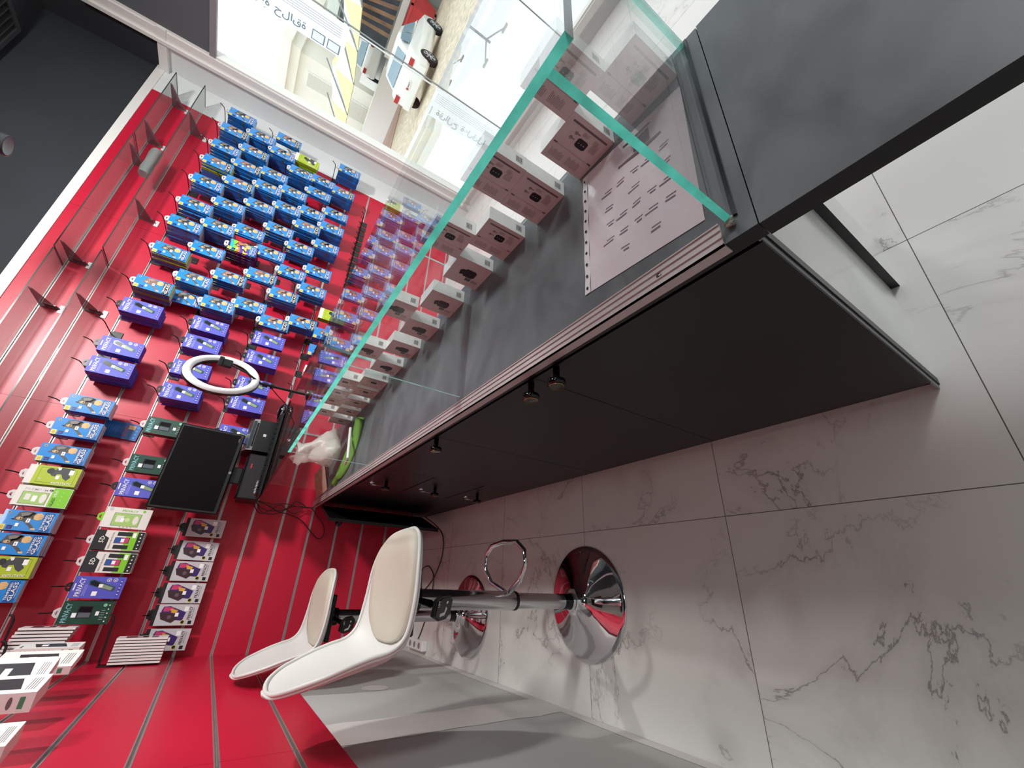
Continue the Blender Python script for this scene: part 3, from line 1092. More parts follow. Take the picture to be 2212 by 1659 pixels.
def hook(x, y, z, label, rz=0, grp='black display hooks in the red slatwall'):
    h = empty('display_hook', (x, y, z), rz)
    tag(h, label, 'hook', grp)
    link_mesh('prong', hook_mesh[0], parent=h)
    link_mesh('back_plate', hook_mesh[1], parent=h)
    return h


STACKS = [('b',1,3.168,2.035,8,2.81),('b',1,2.991,2.035,9,2.81),('b',1,2.797,2.035,4,2.81),('b',1,2.627,2.035,9,2.81),('b',1,2.423,2.035,4,2.81),('b',1,2.204,2.035,4,2.81),('b',1,2.027,2.035,14,2.81),('b',1,1.794,2.035,10,2.81),('b',1,1.530,2.035,11,2.81),('b',2,3.068,1.873,9,2.81),('b',2,2.885,1.873,5,2.81),('b',2,2.718,1.873,6,2.81),('b',2,2.529,1.873,8,2.81),('b',2,2.312,1.873,7,2.81),('b',2,2.109,1.873,9,2.81),('b',2,1.897,1.873,3,2.81),('b',2,1.656,1.873,4,2.81),('b',2,1.554,1.889,1,2.90),('b',3,3.169,1.708,3,2.81),('b',3,3.004,1.708,9,2.81),('b',3,2.757,1.708,7,2.81),('b',3,2.612,1.708,6,2.81),('b',3,2.415,1.708,7,2.81),('b',3,2.162,1.708,3,2.81),('h',3,2.009,1.708,11,2.81),('b',3,1.754,1.708,4,2.81),('b',3,1.534,1.708,8,2.81),('y',4,3.051,1.548,5,2.81),('b',4,2.904,1.548,9,2.81),('b',4,2.675,1.548,4,2.81),('b',4,2.502,1.548,6,2.81),('b',4,2.281,1.548,5,2.81),('b',4,2.052,1.548,3,2.81),('b',4,1.844,1.548,3,2.81),('b',4,1.598,1.548,4,2.81),('b',5,2.919,1.388,4,2.81),('b',5,2.778,1.388,3,2.81),('b',5,2.560,1.388,4,2.81),('b',5,2.410,1.388,5,2.81),('b',5,2.195,1.388,8,2.81),('b',5,1.960,1.388,3,2.81),('b',5,1.756,1.388,7,2.81),('b',5,1.526,1.388,3,2.81),('b',6,3.170,1.228,8,2.81),('b',6,2.903,1.228,8,2.81),('b',6,2.650,1.228,3,2.81),('b',6,2.493,1.228,8,2.81),('b',6,2.302,1.228,7,2.81),('b',6,2.050,1.228,3,2.81),('b',6,1.875,1.228,6,2.81),('b',6,1.595,1.228,4,2.81),('p',1,1.360,2.035,10,2.81),('p',1,1.100,2.035,5,2.81),('p',1,0.974,2.035,13,2.81),('p',3,1.372,1.708,10,2.81),('p',3,1.243,1.708,8,2.81),('p',3,1.069,1.708,5,2.81),('p',3,0.918,1.708,13,2.81),('p',5,1.389,1.388,3,2.81),('p',5,1.249,1.388,9,2.81),('p',5,1.061,1.388,5,2.81),('p',5,0.937,1.388,9,2.81),('p',5,0.743,1.388,2,2.81),('p',3,0.382,1.708,3,2.81),('p',3,-0.068,1.708,2,2.81),('b',1,0.755,2.035,6,2.81),('b',1,0.628,2.035,5,2.81),('b',1,0.498,2.035,5,2.81),('y',1,0.393,2.035,5,2.81),('w',1,0.297,2.035,4,2.81),('b',1,0.190,2.035,7,2.81),('b',1,0.093,2.035,7,2.81),('y',1,-0.000,2.035,5,2.81),('b',1,-0.090,2.035,4,2.81),('g',3,0.712,1.708,4,2.81),('g',3,0.505,1.708,4,2.81),('g2',3,0.237,1.708,3,2.81),('5',3,0.132,1.708,5,2.81),('5',3,0.037,1.708,5,2.81),('g',3,-0.172,1.708,4,2.81),('x',5,0.230,1.388,1,2.93),('x',5,0.116,1.388,1,2.93),('x',5,0.013,1.388,1,2.93),('x',5,-0.089,1.388,1,2.93),('x',5,-0.190,1.388,1,2.93),('x',5,-0.294,1.388,1,2.93)]

# order within each row, counted from the window
rows = {}
for i, s in enumerate(STACKS):
    rows.setdefault(s[1], []).append(i)
place = {}
for r, idx in rows.items():
    for k, i in enumerate(sorted(idx, key=lambda j: -STACKS[j][2])):
        place[i] = k + 1
rp = random.Random(11)
BROWN = {1, 3, 10, 11, 12, 8, 18, 24, 25, 44, 38, 41, 42, 33, 50}
nblue = 0
QMAX = 7
LATE = 16
REST = MB()
DEEP = {1: 'front'}
for i, (kind, row, x, zt, n, Y) in enumerate(STACKS):
    k0 = kind
    hz = zt + .026
    rowname = 'top row' if row == 1 else ORD[row] + ' row down'
    if kind != 'x' and i != 17:
        hook(x, YA - .0005, hz, 'black hook with a pack stack, %s from the window in the %s' % (ORD[place[i]], rowname))
    if kind == 'b' and x > 1.4 and 4 <= n <= 9 and row <= 6:
        n += 3
    w, h, d, fm, sm = SPEC[kind]
    y = Y
    yaw0 = rp.uniform(-.10, .06)
    gap = .0006 if n >= 9 else (.003 if n >= 5 else .002)
    n = min(n, int((YA - .004 - y) / (d + gap)))
    for q in range(n):
        kk = k0
        if k0 == 'b':
            if i in BROWN and q < 3:
                kk = 'c'
            if i in (3, 7, 8) and q in (1, 4, 5):
                kk = 'y'
        w, h, d, fm, sm = SPEC[kk]
        jx, jz = (rp.uniform(-.0015, .0015), rp.uniform(-.0012, .0012))
        if q and rp.random() < .15:
            jx += rp.uniform(-.004, .003)
            jz -= rp.uniform(0, .004)
        if kk in 'bc' and x > 1.4 and (q >= QMAX or (q == QMAX - 1 and LATE <= 0)):
            REST.box(x + jx - w / 2, y, zt + jz - h, x + jx + w / 2, y + d, zt + jz, BLUED, {'+x': BLUEM, '-z': PAPER})
            y += d + gap
            continue
        if kk in 'bc':
            nblue += 1
            LATE -= q == QMAX - 1
        o = link_mesh(NAMES[kk], PROT[kk], (x + jx, y, zt + jz), (rp.uniform(-.004, .004), rp.uniform(-.012, .012), yaw0 * .35), None)
        deep = 'front' if q == 0 else ('rearmost' if q == n - 1 and n > 2 else ORD[q + 1] + '-from-front')
        if kind == 'x':
            lb = 'grey PRIVACY phone glass box, %s below the monitor counting from the monitor' % ORD[place[i] - place[80] + 1]
        elif n == 1:
            lb = '%s alone on the %s hook from the window, %s' % (LOOK[kk], ORD[place[i]], rowname)
        else:
            lb = '%s %s, %s hook from the window, %s' % (deep, LOOK[kk], ORD[place[i]], rowname)
        tag(o, lb, 'screen protector pack', {'b': 'blue screen protector packs', 'c': 'blue screen protector packs', 'p': 'violet privacy packs', 'y': 'lime anti-static packs', 'g': 'black and green privacy packs', '5': '5D privacy packs', 'x': 'grey privacy boxes', 'h': 'holographic screen protector packs', 'w': 'premium glass packs', 'g2': 'white privacy packs'}[kk])
        if q < 2 or kind == 'x':
            link_mesh('hang_tab', TABM[kk], parent=o)
        y += d + gap
    if kind == 'x':
        hh = empty('display_hook', (x, YA - .0005, zt + .02))
        tag(hh, 'black hook holding the %s grey PRIVACY box below the monitor' % ORD[place[i] - place[80] + 1], 'hook', 'short black hooks')
        sh = MB()
        sh.tube([(0, .0, -.004), (0, -.055, 0), (0, -.066, .010), (0, -.069, .018)], .0024, BLACKW, 8)
        sh.build('prong', hh)
        link_mesh('back_plate', hook_mesh[1], parent=hh)


o = REST.build('screen_protector_packs')
tag(o, 'rearmost blue packs at the backs of the deeper blue stacks', 'screen protector packs', None, 'stuff')
# empty hooks
hook(2.43, YA - .0005, 2.061, 'empty black hook beside the first hook row near the glass shelf', grp=None) if False else None
hook(1.232, YA - .0005, 2.061, 'empty black hook between the violet PRIVACY stacks in the top row')
for k in range(13):
    x = 2.84 - .058 * k
    hook(x, YA - .0005, .936, 'empty black hook, %s from the window in the crowded lowest row' % ORD[k + 1])
# row seven, partly behind the case
for j, (kk, x, n, Y) in enumerate((('y', 1.72, 4, 2.81), ('c', 1.555, 6, 2.81), ('b', 1.43, 4, 2.84))):
    hook(x, YA - .0005, 1.088, 'black hook with a pack stack in the seventh row, %s from the window' % ORD[j + 1])
    y = Y
    for q in range(n):
        w, h, d, fm, sm = SPEC[kk]
        o = link_mesh(NAMES[kk], PROT[kk], (x, y, 1.062), (0, 0, 0))
        tag(o, '%s %s, %s hook from the window, seventh row down' % ('front' if q == 0 else ORD[q + 1] + '-from-front', LOOK[kk], ORD[j + 1]), 'screen protector pack', 'packs in the seventh row')
        y += d + .0007
# small white boxes in the seventh row beside the case
mb = MB()
for k in range(3):
    mb = MB()
    mb.box(1.262, 2.86 + .03 * k, .93, 1.315, 2.885 + .03 * k, 1.05, PAPER)
    F = Face(mb, (1.262, 2.86 + .03 * k, 1.05), (1, 0, 0), (0, 0, -1), (0, -1, 0))
    F.rect(.006, .02, .047, .10, BLUE, 1)
    F.disc(.035, .03, .008, GOLD, 2)
    o = mb.build('accessory_box')
    tag(o, 'small white and blue box, %s in the seventh hook row beside the case' % ('front one', 'middle one', 'rear one')[k], 'box', 'small white boxes in the seventh row')
hook(1.288, YA - .0005, 1.088, 'black hook holding the small white and blue boxes')
mb = MB()
mb.tube([(1.12, 2.90, 1.07), (1.10, 2.895, 1.02), (1.125, 2.89, .97), (1.155, 2.895, .93), (1.15, 2.9, 1.0), (1.12, 2.905, 1.06)], .0035, WHITEP, 8)
mb.bbox(1.125, 2.885, .96, 1.145, 2.905, 1.06, WHITEP)
o = mb.build('charging_cable')
tag(o, 'coiled white charging cable hanging beside the small white boxes', 'cable')
hook(1.125, YA - .0005, 1.088, 'black hook holding the coiled white charging cable')

# blue paper card hanging askew behind the blue stacks
mb = MB()
mb.M = Matrix.Translation((.70, YA - .012, 1.90)) @ Matrix.Rotation(.05, 4, 'Y')
mb.box(-.045, 0, -.155, .045, .003, 0, BLUED)
F = Face(mb, (-.045, 0, 0), (1, 0, 0), (0, 0, -1), (0, -1, 0))
F.text('GLASS', .012, .085, .06, .018, mat('card_red', '#b03040', .5), 2)
for k in range(4):
    F.disc(.016 + .019 * k, .14, .006, BLUE, 2)
    F.rect(.01, .02 + .012 * k, .07, .023 + .012 * k, BLUEM, 2)
F.rect(.058, .10, .08, .13, TAN, 2)
o = mb.build('glass_backing_card')
tag(o, 'dark blue backing card with GLASS lettering hanging between blue and violet packs', 'card')

# ------------------------------------------------------------------ stacks hung from the left wall
def flat_stack(x0, dx, y, z1, n, w, h, d, looks, base, grp, tilt=0.0, dz=0.0):
    for q in range(n):
        mt_, st_ = looks[q % len(looks)]
        mb = MB()
        mb.box(-d, -w / 2, -h, 0, w / 2, 0, st_, {'+x': mt_, '-x': mt_})
        F = Face(mb, (0, -w / 2, 0), (0, 1, 0), (0, 0, -1), (1, 0, 0))
        if q == 0:
            F.rect(.010, .03, w - .012, h * .60, mat('phone_print_red', '#4b1626', .3), 1)
            F.rect(w * .40, h * .38, w * .62, h * .48, STICK, 2)
            F.rect(.010, h * .66, w - .012, h * .80, GREYINK, 1)
        o = mb.build('phone_glass_box')
        o.location = (x0 - dx * q, y, z1 + dz * q)
        o.rotation_euler = (0, tilt, 0)
        deep = 'outermost' if q == 0 else ('innermost' if q == n - 1 else ORD[q + 1] + ' from outermost')
        tag(o, '%s %s' % (deep, base), 'box', grp)


flat_stack(-.222, .0125, 2.79, 1.80, 8, .085, .175, .0085, [(PAPER, PAPER), (INK, PAPER)], 'thin white-edged pack on the upper left-wall hook', 'thin packs on the upper left-wall hook', dz=.004)
flat_stack(-.268, .0115, 2.80, 1.475, 9, .085, .185, .0080, [(PAPER, PAPER), (PAPER, PAPER), (NAVY, PAPER)], 'thin white pack on the lower left-wall hook', 'thin packs on the lower left-wall hook')


def wall_hook(x1, y, z, label, L=.19, sk=.0):
    h = empty('display_hook', (XP + .0005, y, z))
    tag(h, label, 'hook', 'black hooks on the left wall')
    mb = MB()
    mb.tube([(0, 0, 0), (.02, 0, .002), (L - .02, sk, .010), (L - .004, sk, .018), (L, sk, .030)], .0042, BLACKW, 8)
    mb.build('prong', h)
    mb = MB()
    mb.bbox(0, -.03, -.062, .004, .03, .004, BLACKW, .001)
    mb.build('back_plate', h)
    return h


wall_hook(0, 2.79, 1.755 + .07, 'black hook through the upper stack of thin packs on the left wall', .20)
wall_hook(0, 2.80, 1.505, 'black hook through the lower stack of thin packs on the left wall', .20)
wall_hook(0, 2.66, 1.84, 'black hook crossing in front of the upper thin packs', .19)


def power_box(name, loc, size, rot, label, art, grp='white accessory boxes hung on the left wall'):
    dx, dy, dz = size
    mb = MB()
    mb.box(-dx, -dy / 2, -dz, 0, dy / 2, 0, PAPER)
    F = Face(mb, (0, -dy / 2, 0), (0, 1, 0), (0, 0, -1), (1, 0, 0))
    F.poly([(.20 * dy, .30 * dz), (.20 * dy, .78 * dz), (.80 * dy, .70 * dz), (.80 * dy, .22 * dz)], mat('charcoal_print', '#2f3134', .35), 1)
    F.rect(.34 * dy, .36 * dz, .62 * dy, .46 * dz, STICK, 2)
    for k in range(4):
        F.rect(.16 * dy, (.83 + .03 * k) * dz, .8 * dy, (.84 + .03 * k) * dz, GREYINK, 1)
    F.rect(.15 * dy, .06 * dz, .5 * dy, .09 * dz, GREYINK, 1)
    G = Face(mb, (-dx, -dy / 2, 0), (1, 0, 0), (0, 0, -1), (0, -1, 0))
    for k in range(8):
        G.rect(.15 * dx, (.10 + .07 * k) * dz, .75 * dx, (.125 + .07 * k) * dz, GREYINK, 1)
    G.disc(.5 * dx, .74 * dz, .022 * dz if False else .035 * dz * .8, GREYINK, 1, 12, .32 * dx)
    G.rect(.2 * dx, .84 * dz, .8 * dx, .90 * dz, mat('label_green', '#4b8a6c', .5), 1)
    o = mb.build(name)
    o.location = loc
    o.rotation_euler = rot
    tag(o, label, 'box', grp)
    return o


power_box('power_bank_box', (-.255, 2.45, 1.715), (.030, .085, .175), (0, 0, -.10), 'white power bank box with side text, hung just below the thin packs', 0)
power_box('power_bank_box', (-.262, 2.16, 1.690), (.024, .125, .190), (0, 0, -.25), 'widest white box on the left wall with a dark charger printed on it', 0)
power_box('power_bank_box', (-.256, 1.88, 1.660), (.026, .120, .150), (0, 0, -.45), 'white box with a large dark print overlapping the widest box', 0)
power_box('power_bank_box', (-.245, 1.62, 1.620), (.040, .100, .150), (0, 0, -.2), 'thick white box with lines of small print at the left wall', 0)
power_box('power_bank_box', (-.285, 1.36, 1.545), (.035, .09, .105), (0, 0, -.2), 'lowest and nearest white box on the left wall', 0)
for j, (y, z) in enumerate(((2.45, 1.735), (2.16, 1.71), (1.88, 1.68), (1.62, 1.64), (1.36, 1.575))):
    wall_hook(0, y, z, 'black hook holding the %s white accessory box from the corner' % ORD[j + 1], .14)

# ------------------------------------------------------------------ glass shelves
def shelf(x0, x1, z, label, drop=0.0):
    mb = MB()
    mb.box(x0, YA - .192, z - .003, x1, YA - .002, z + .003, SHELFG, {'-y': GEDGE3, '-x': GEDGE3, '+x': GEDGE3})
    o = mb.build('glass_shelf')
    tag(o, label, 'shelf', 'glass shelves on the far wall')


shelf(2.56, 3.25, 2.390, 'glass shelf of the upper tier nearest the window')
shelf(1.575, 2.545, 2.392, 'middle glass shelf of the upper tier')
shelf(.1, 1.565, 2.390, 'long near glass shelf of the upper tier')
shelf(1.66, 3.27, 2.222, 'glass shelf of the lower tier nearest the window')
shelf(.1, 1.645, 2.220, 'long near glass shelf of the lower tier')


def bracket(x, z, label):
    b = empty('shelf_bracket', (x, YA - .0006, z))
    tag(b, label, 'bracket', 'clear and steel shelf brackets')
    mb = MB()
    mb.prism([(0, -.004), (0, -.085), (-.03, -.072), (-.18, -.016), (-.186, -.004)], -.0015, .0015, mat('smoked_acrylic', '#7a5f66', .2, alpha=.72), 'yz')
    mb.prism([(-.004, -.030), (-.004, -.092), (-.034, -.078), (-.040, -.030)], -.003, .003, STEEL, 'yz')
    for yy, zz in ((-.172, -.010), (-.045, -.018)):
        mb.lathe([(.0001, .0014), (.003, .0014), (.003, -.0014), (.0001, -.0014)], PAPER, (0, yy, zz), 10, 'x')
    mb.build('gusset', b)
    mb = MB()
    mb.box(-.022, -.004, -.106, .024, 0.0, -.084, mat('bracket_plate', '#d8d4d2', .35, metal=.3))
    mb.box(-.006, -.0035, -.088, .010, -.0005, -.004, STEEL)
    mb.build('wall_plate', b)
    return b


for k, x in enumerate((3.13, 2.70, 2.47, 1.62, 1.30)):
    bracket(x, 2.390, 'shelf bracket under the upper glass tier, %s from the window' % ORD[k + 1])
for k, x in enumerate((2.95, 2.07, 1.34)):
    bracket(x, 2.222, 'shelf bracket under the lower glass tier, %s from the window' % ORD[k + 1])
mb = MB()
GP = mat('frosted_film', '#7d8886', .4, alpha=.75)
mb.loft([[(2.30 + .002 * a, 2.84 + .035 * math.cos(t), 2.262 + .030 * math.sin(t) + .004 * math.sin(3 * t + a)) for t in [i * math.pi / 6 for i in range(12)]] for a in (0, 5, 20, 50, 90, 110)], GP)
o = mb.build('plastic_roll')
tag(o, 'crumpled roll of greyish plastic film lying on the lower glass shelf', 'plastic roll')

# ------------------------------------------------------------------ bar stools
def catmull(P, n):
    out = []
    for i in range(len(P) - 1):
        p0, p1, p2, p3 = P[max(i - 1, 0)], P[i], P[i + 1], P[min(i + 2, len(P) - 1)]
        for k in range(n):
            t = k / n
            out.append(tuple(.5 * (2 * b + (c - a) * t + (2 * a - 5 * b + 4 * c - d) * t * t + (3 * b - a - 3 * c + d) * t ** 3) for a, b, c, d in zip(p0, p1, p2, p3)))
    out.append(tuple(P[-1]))
    return out


# profile: x forward, z, half width, side raise (z), side wrap (x)
PROF = [(.192, .738, .006, 0, 0), (.190, .742, .055, .0, 0), (.182, .746, .100, .002, 0), (.163, .749, .140, .005, 0), (.130, .751, .172, .011, 0), (.08, .748, .194, .020, 0), (.01, .743, .205, .028, 0),
        (-.06, .744, .208, .036, .002), (-.105, .758, .206, .036, .014), (-.136, .792, .200, .028, .026), (-.152, .84, .193, .016, .032),
        (-.166, .895, .186, .008, .030), (-.179, .945, .174, .0, .026), (-.189, .985, .150, 0, .020), (-.196, 1.012, .112, 0, .013), (-.199, 1.026, .065, 0, .006), (-.200, 1.031, .006, 0, .002)]
SP = catmull(PROF, 4)
NV = 18


def shell_pt(row, v):
    x, z, hw, rz, wx = row
    return (x + wx * abs(v) ** 2.4, hw * v, z + rz * abs(v) ** 2.6)


def make_stool(loc, rz, label, seat_only=False):
    t = empty('bar_stool', loc, rz)
    tag(t, label, 'bar stool', 'white shell bar stools on chrome pedestals')
    top = [[Vector(shell_pt(r, -1 + 2 * j / NV)) for j in range(NV + 1)] for r in SP]
    nr = len(top)
    nrm = [[None] * (NV + 1) for _ in top]
    for i in range(nr):
        for j in range(NV + 1):
            du = top[min(i + 1, nr - 1)][j] - top[max(i - 1, 0)][j]
            dv = top[i][min(j + 1, NV)] - top[i][max(j - 1, 0)]
            n = du.cross(dv)
            nrm[i][j] = n.normalized() if n.length > 1e-9 else Vector((0, 0, -1))
    # make normals point away from the sitter
    mid = nrm[20][NV // 2]
    sg = -1 if mid.z > 0 else 1
    th = .009
    verts = []
    faces = []
    for g, off in ((0, 0), (1, th)):
        for i in range(nr):
            for j in range(NV + 1):
                verts.append(tuple(top[i][j] + nrm[i][j] * sg * off))
    W1 = NV + 1
    for i in range(nr - 1):
        for j in range(NV):
            a = i * W1 + j
            faces.append((a, a + 1, a + 1 + W1, a + W1))
            b = nr * W1 + a
            faces.append((b, b + W1, b + 1 + W1, b + 1))
    K = nr * W1
    for i in range(nr - 1):
        for j in (0, NV):
            a, b = i * W1 + j, (i + 1) * W1 + j
            faces.append((a, b, b + K, a + K) if j == 0 else (b, a, a + K, b + K))
    for j in range(NV):
        for i in (0, nr - 1):
            a, b = i * W1 + j, i * W1 + j + 1
            faces.append((b, a, a + K, b + K) if i == 0 else (a, b, b + K, a + K))
    mb = MB()
    mb.add(verts, faces, WHITES, True)
    # rolled rim
    rim = [top[i][0] for i in range(1, nr)] + [top[i][NV] for i in range(nr - 1, 0, -1)]
    mb.tube([tuple(p) for p in rim], .0052, WHITES, 8, True)
    sh = mb.build('seat_shell', t)
    # cushion pad on the seat
    mb = MB()
    rings = []
    nc = 28
    for s_, hgt in ((1.0, .000), (1.0, .008), (.96, .015), (.80, .019), (.45, .020), (.02, .020)):
        rg = []
        for k in range(nc):
            a = 2 * math.pi * k / nc
            cx, cy = math.cos(a), math.sin(a)
            e = .72
            ux = .042 + .148 * s_ * math.copysign(abs(cx) ** e, cx)
            uy = .172 * s_ * math.copysign(abs(cy) ** e, cy)
            # height of the shell below the pad
            best = min(SP[4:40], key=lambda r: abs(r[0] - ux))
            zz = best[1] + best[3] * abs(uy / best[2]) ** 2.6
            rg.append((ux, uy, zz + hgt))
        rings.append(rg)
    mb.loft(rings, CUSH, False, True)
    mb.build('seat_pad', t)
    # mechanism plate, pedestal
    mb = MB()
    mb.bbox(-.09, -.075, .712, .09, .075, .733, BLACK, .004)
    mb.lathe([(.034, .68), (.038, .712)], BLACK, cap0=True)
    mb.build('mounting_plate', t)
    mb = MB()
    mb.lathe([(.0285, .69), (.0285, .335), (.0265, .332)], CHROME_P, n=36, cap0=True)
    mb.lathe([(.029, .337), (.0295, .331), (.0295, .328), (.0255, .328)], BLACK, n=36)
    cyl = mb.build('column', t)
    s = MB()
    s.add([(.0287 * math.cos(a), .0287 * math.sin(a), z) for z in (.655, .69) for a in [.15 + .2 * k for k in range(5)]], [(k, k + 1, k + 6, k + 5) for k in range(4)], STICK)
    s.build('size_sticker', cyl)
    mb = MB()
    mb.lathe([(.0250, .330), (.0250, .085)], CHROME_P, n=36)
    mb.lathe([(.0258, .12), (.0258, .086)], BLACKG, n=36)
    mb.build('inner_column', t)
    mb = MB()
    mb.lathe([(.027, .088), (.031, .084), (.031, .079), (.027, .075), (.029, .066), (.036, .055), (.052, .043), (.080, .032), (.115, .022), (.150, .014), (.180, .0085), (.195, .005), (.199, .001), (.196, .0002)], CHROME, n=72)
    mb.build('base', t)
    # footrest loop
    mb = MB()
    pts = [(.020, .012), (.060, .055), (.090, .105), (.100, .150), (.118, .168), (.150, .160), (.176, .120), (.186, .060), (.186, -.010), (.176, -.070), (.150, -.115), (.118, -.130), (.095, -.118), (.085, -.08), (.055, -.040), (.020, -.012)]
    FP = [(.026, .016), (.055, .105), (.100, .150), (.150, .150), (.180, .110), (.188, .030), (.180, -.055), (.150, -.098), (.108, -.104), (.062, -.075), (.026, -.014)]
    mb.tube([(x, y, .36) for x, y in FP], .0088, CHROME, 12)
    mb.build('footrest', t)
    # lift lever with paddle
    mb = MB()
    mb.tube([(0, -.03, .705), (-.004, -.075, .700), (-.010, -.120, .690)], [.008, .009, .010], BLACK, 8)
    lv = mb.build('lift_lever', t)
    mb = MB()
    mb.M = Matrix.Translation((-.018, -.150, .672)) @ Matrix.Rotation(math.radians(-18), 4, 'Z') @ Matrix.Rotation(math.radians(25), 4, 'X')
    pl = [(-.020, .030), (.020, .030), (.031, .010), (.030, -.022), (.016, -.036), (-.016, -.036), (-.030, -.022), (-.031, .010)]
    mb.prism([(a, b) for a, b in pl], -.006, .006, BLACK, 'xz')
    mb.prism([(a * .84, b * .84) for a, b in pl], -.0078, -.006, BLACKG, 'xz')
    F = Face(mb, (-.03, -.0080, .03), (1, 0, 0), (0, 0, -1), (0, -1, 0))
    F.text('LIFT', .036, .006, .016, .007, PAPER, 1)
    F.poly([(.010, .020), (.012, .040), (.028, .046), (.034, .040), (.020, .036), (.018, .020)], PAPER, 1)
    F.disc(.044, .042, .004, PAPER, 1)
    mb.build('paddle', lv)
    # thin bar behind the backrest
    return t


make_stool((-.045, 1.298, 0), 0.03, 'nearer white bar stool with beige pad, its LIFT lever facing the viewer')
make_stool((-.150, 2.205, 0), -.02, 'farther white bar stool with beige pad, standing against the red corner')

# ------------------------------------------------------------------ earbud boxes
BOXW, BOXH, BOXD = .105, .109, .042
BCARD = mat('earbud_box_card', '#cfc9c7', .3, coat=.3)
BSIDE = mat('earbud_box_side', '#dcdedb', .3, coat=.5, vary=(30, .05))
BLK2 = mat('print_grey', '#6d6266', .5)
LBLG = mat('print_green', '#4e7266', .5)


def ear_mesh(style):
    mb = MB()
    mb.box(0, 0, 0, BOXD, BOXW, BOXH, BSIDE, {'-x': BCARD, '+x': BCARD})
    F = Face(mb, (0, 0, BOXH), (0, 1, 0), (0, 0, -1), (-1, 0, 0)) if False else Face(mb, (0, BOXW, BOXH), (0, -1, 0), (0, 0, -1), (-1, 0, 0))
    w, h = BOXW, BOXH
    if style == 'a':
        F.rect(.86 * w, .10 * h, .90 * w, .92 * h, BLK2, 1)
        F.rect(.36 * w, .06 * h, .365 * w, .9 * h, BLK2, 1)
        F.rect(.352 * w, .04 * h, .385 * w, .12 * h, BLK2, 2)
        F.rect(.352 * w, .88 * h, .385 * w, .96 * h, BLK2, 2)
        # charging case drawing
        pts = [(.50, .44), (.50, .60), (.53, .64), (.66, .64), (.69, .60), (.69, .44), (.66, .40), (.53, .40)]
        F.poly([(a * w, b * h) for a, b in pts], mat('case_black', '#15151c', .3), 2)
        for k in range(3):
            F.disc(.595 * w, (.46 + .06 * k) * h, .010 * h, BCARD, 3, 8)
        for a, b in ((.60, .26), (.72, .30)):
            F.disc(a * w, b * h, .035 * h, mat('bud_grey', '#8f8588', .4), 2, 10)
            F.poly([((a - .012) * w, b * h), ((a - .012) * w, (b + .09) * h), ((a + .012) * w, (b + .09) * h), ((a + .012) * w, b * h)], mat('bud_grey', '#8f8588', .4), 2)
        for bx_, by_, nl, ww in ((.56, .70, 9, .22), (.80, .14, 6, .0), (.74, .42, 8, .10), (.72, .68, 7, .12)):
            for k in range(nl):
                F.rect((bx_ - .0) * w, (by_ + .018 * k) * h, (bx_ + ww * (.6 + .4 * ((k * 7) % 5) / 5)) * w, (by_ + .006 + .018 * k) * h, BLK2, 1)
        for k in range(11):
            F.rect(.08 * w, (.10 + .028 * k) * h, (.26 - .05 * ((k * 3) % 4) / 4) * w, (.108 + .028 * k) * h, BLK2, 1)
            F.rect(.08 * w, (.50 + .028 * k) * h, (.28 - .06 * ((k * 5) % 4) / 4) * w, (.508 + .028 * k) * h, BLK2, 1)
    else:
        # flip-top case and label
        F.disc(.52 * w, .36 * h, .10 * h, mat('case_charcoal', '#2b2c33', .3), 1, 14)
        pts = [(.36, .42), (.36, .66), (.42, .72), (.62, .72), (.68, .66), (.68, .42), (.62, .38), (.42, .38)]
        F.poly([(a * w, b * h) for a, b in pts], mat('case_charcoal', '#2b2c33', .3), 2)
        F.disc(.44 * w, .32 * h, .05 * h, mat('case_charcoal', '#2b2c33', .3), 2, 10)
        F.rect(.22 * w, .52 * h, .34 * w, .68 * h, LBLG, 1)
        for k in range(6):
            F.rect(.20 * w, (.72 + .03 * k) * h, .32 * w, (.735 + .03 * k) * h, BLK2, 1)
            F.rect(.10 * w, (.60 + .05 * k) * h, .15 * w, (.615 + .05 * k) * h, BLK2, 1)
    # small print on the narrow side
    G = Face(mb, (0, 0, BOXH), (1, 0, 0), (0, 0, -1), (0, -1, 0))
    G.rect(.010, .080, .030, .098, mat('label_grey', '#b3b3b1', .4), 1)
    for k in range(4):
        G.rect(.012, .082 + .004 * k, .028, .0838 + .004 * k, BLK2, 2)
    o = mb.build('earbud_box')
    me = o.data
    bpy.data.objects.remove(o)
    return me


EM = {'a': ear_mesh('a'), 'b': ear_mesh('b')}
LOW = [(.190, 'a'), (.339, 'a'), (.495, 'a'), (.652, 'a'), (.812, 'b'), (.992, 'b'), (1.180, 'b'), (1.352, 'b'), (1.541, 'b'), (1.731, 'a'), (1.860, 'a'), (2.025, 'a'), (2.175, 'a'), (2.352, 'a')]
UP = [(.259, 'a'), (.494, 'a'), (.722, 'a'), (1.108, 'b'), (1.444, 'b'), (1.806, 'a'), (1.95, 'a'), (2.072, 'a'), (2.26, 'a')]
for lst, z, nm in ((LOW, ZT + .0004, 'bottom row'), (UP, ZT + .0004 + BOXH + .0004, 'upper row')):
    for k, (y, st) in enumerate(lst):
        o = link_mesh('earbud_box', EM[st], (.8275 - .0095, y, z), (0, 0, 0))
        tag(o, 'earbud box with %s, %s of the %s from the near end' % ('printed instructions' if st == 'a' else 'charging case picture', ORD[k + 1], nm), 'box', 'earbud boxes stacked along the customer side of the case')

# ------------------------------------------------------------------ document in a punched plastic sleeve
mb = MB()
PW = mat('plastic_sleeve', '#d8d0d4', .18, coat=.6, bump=(28, .9))
NX, NY = 26, 18
x0, x1, y0, y1 = .485, .797, .196, .424
ca, sa = math.cos(.02), math.sin(.02)
rs = random.Random(5)
ph = [rs.uniform(0, 6) for _ in range(6)]


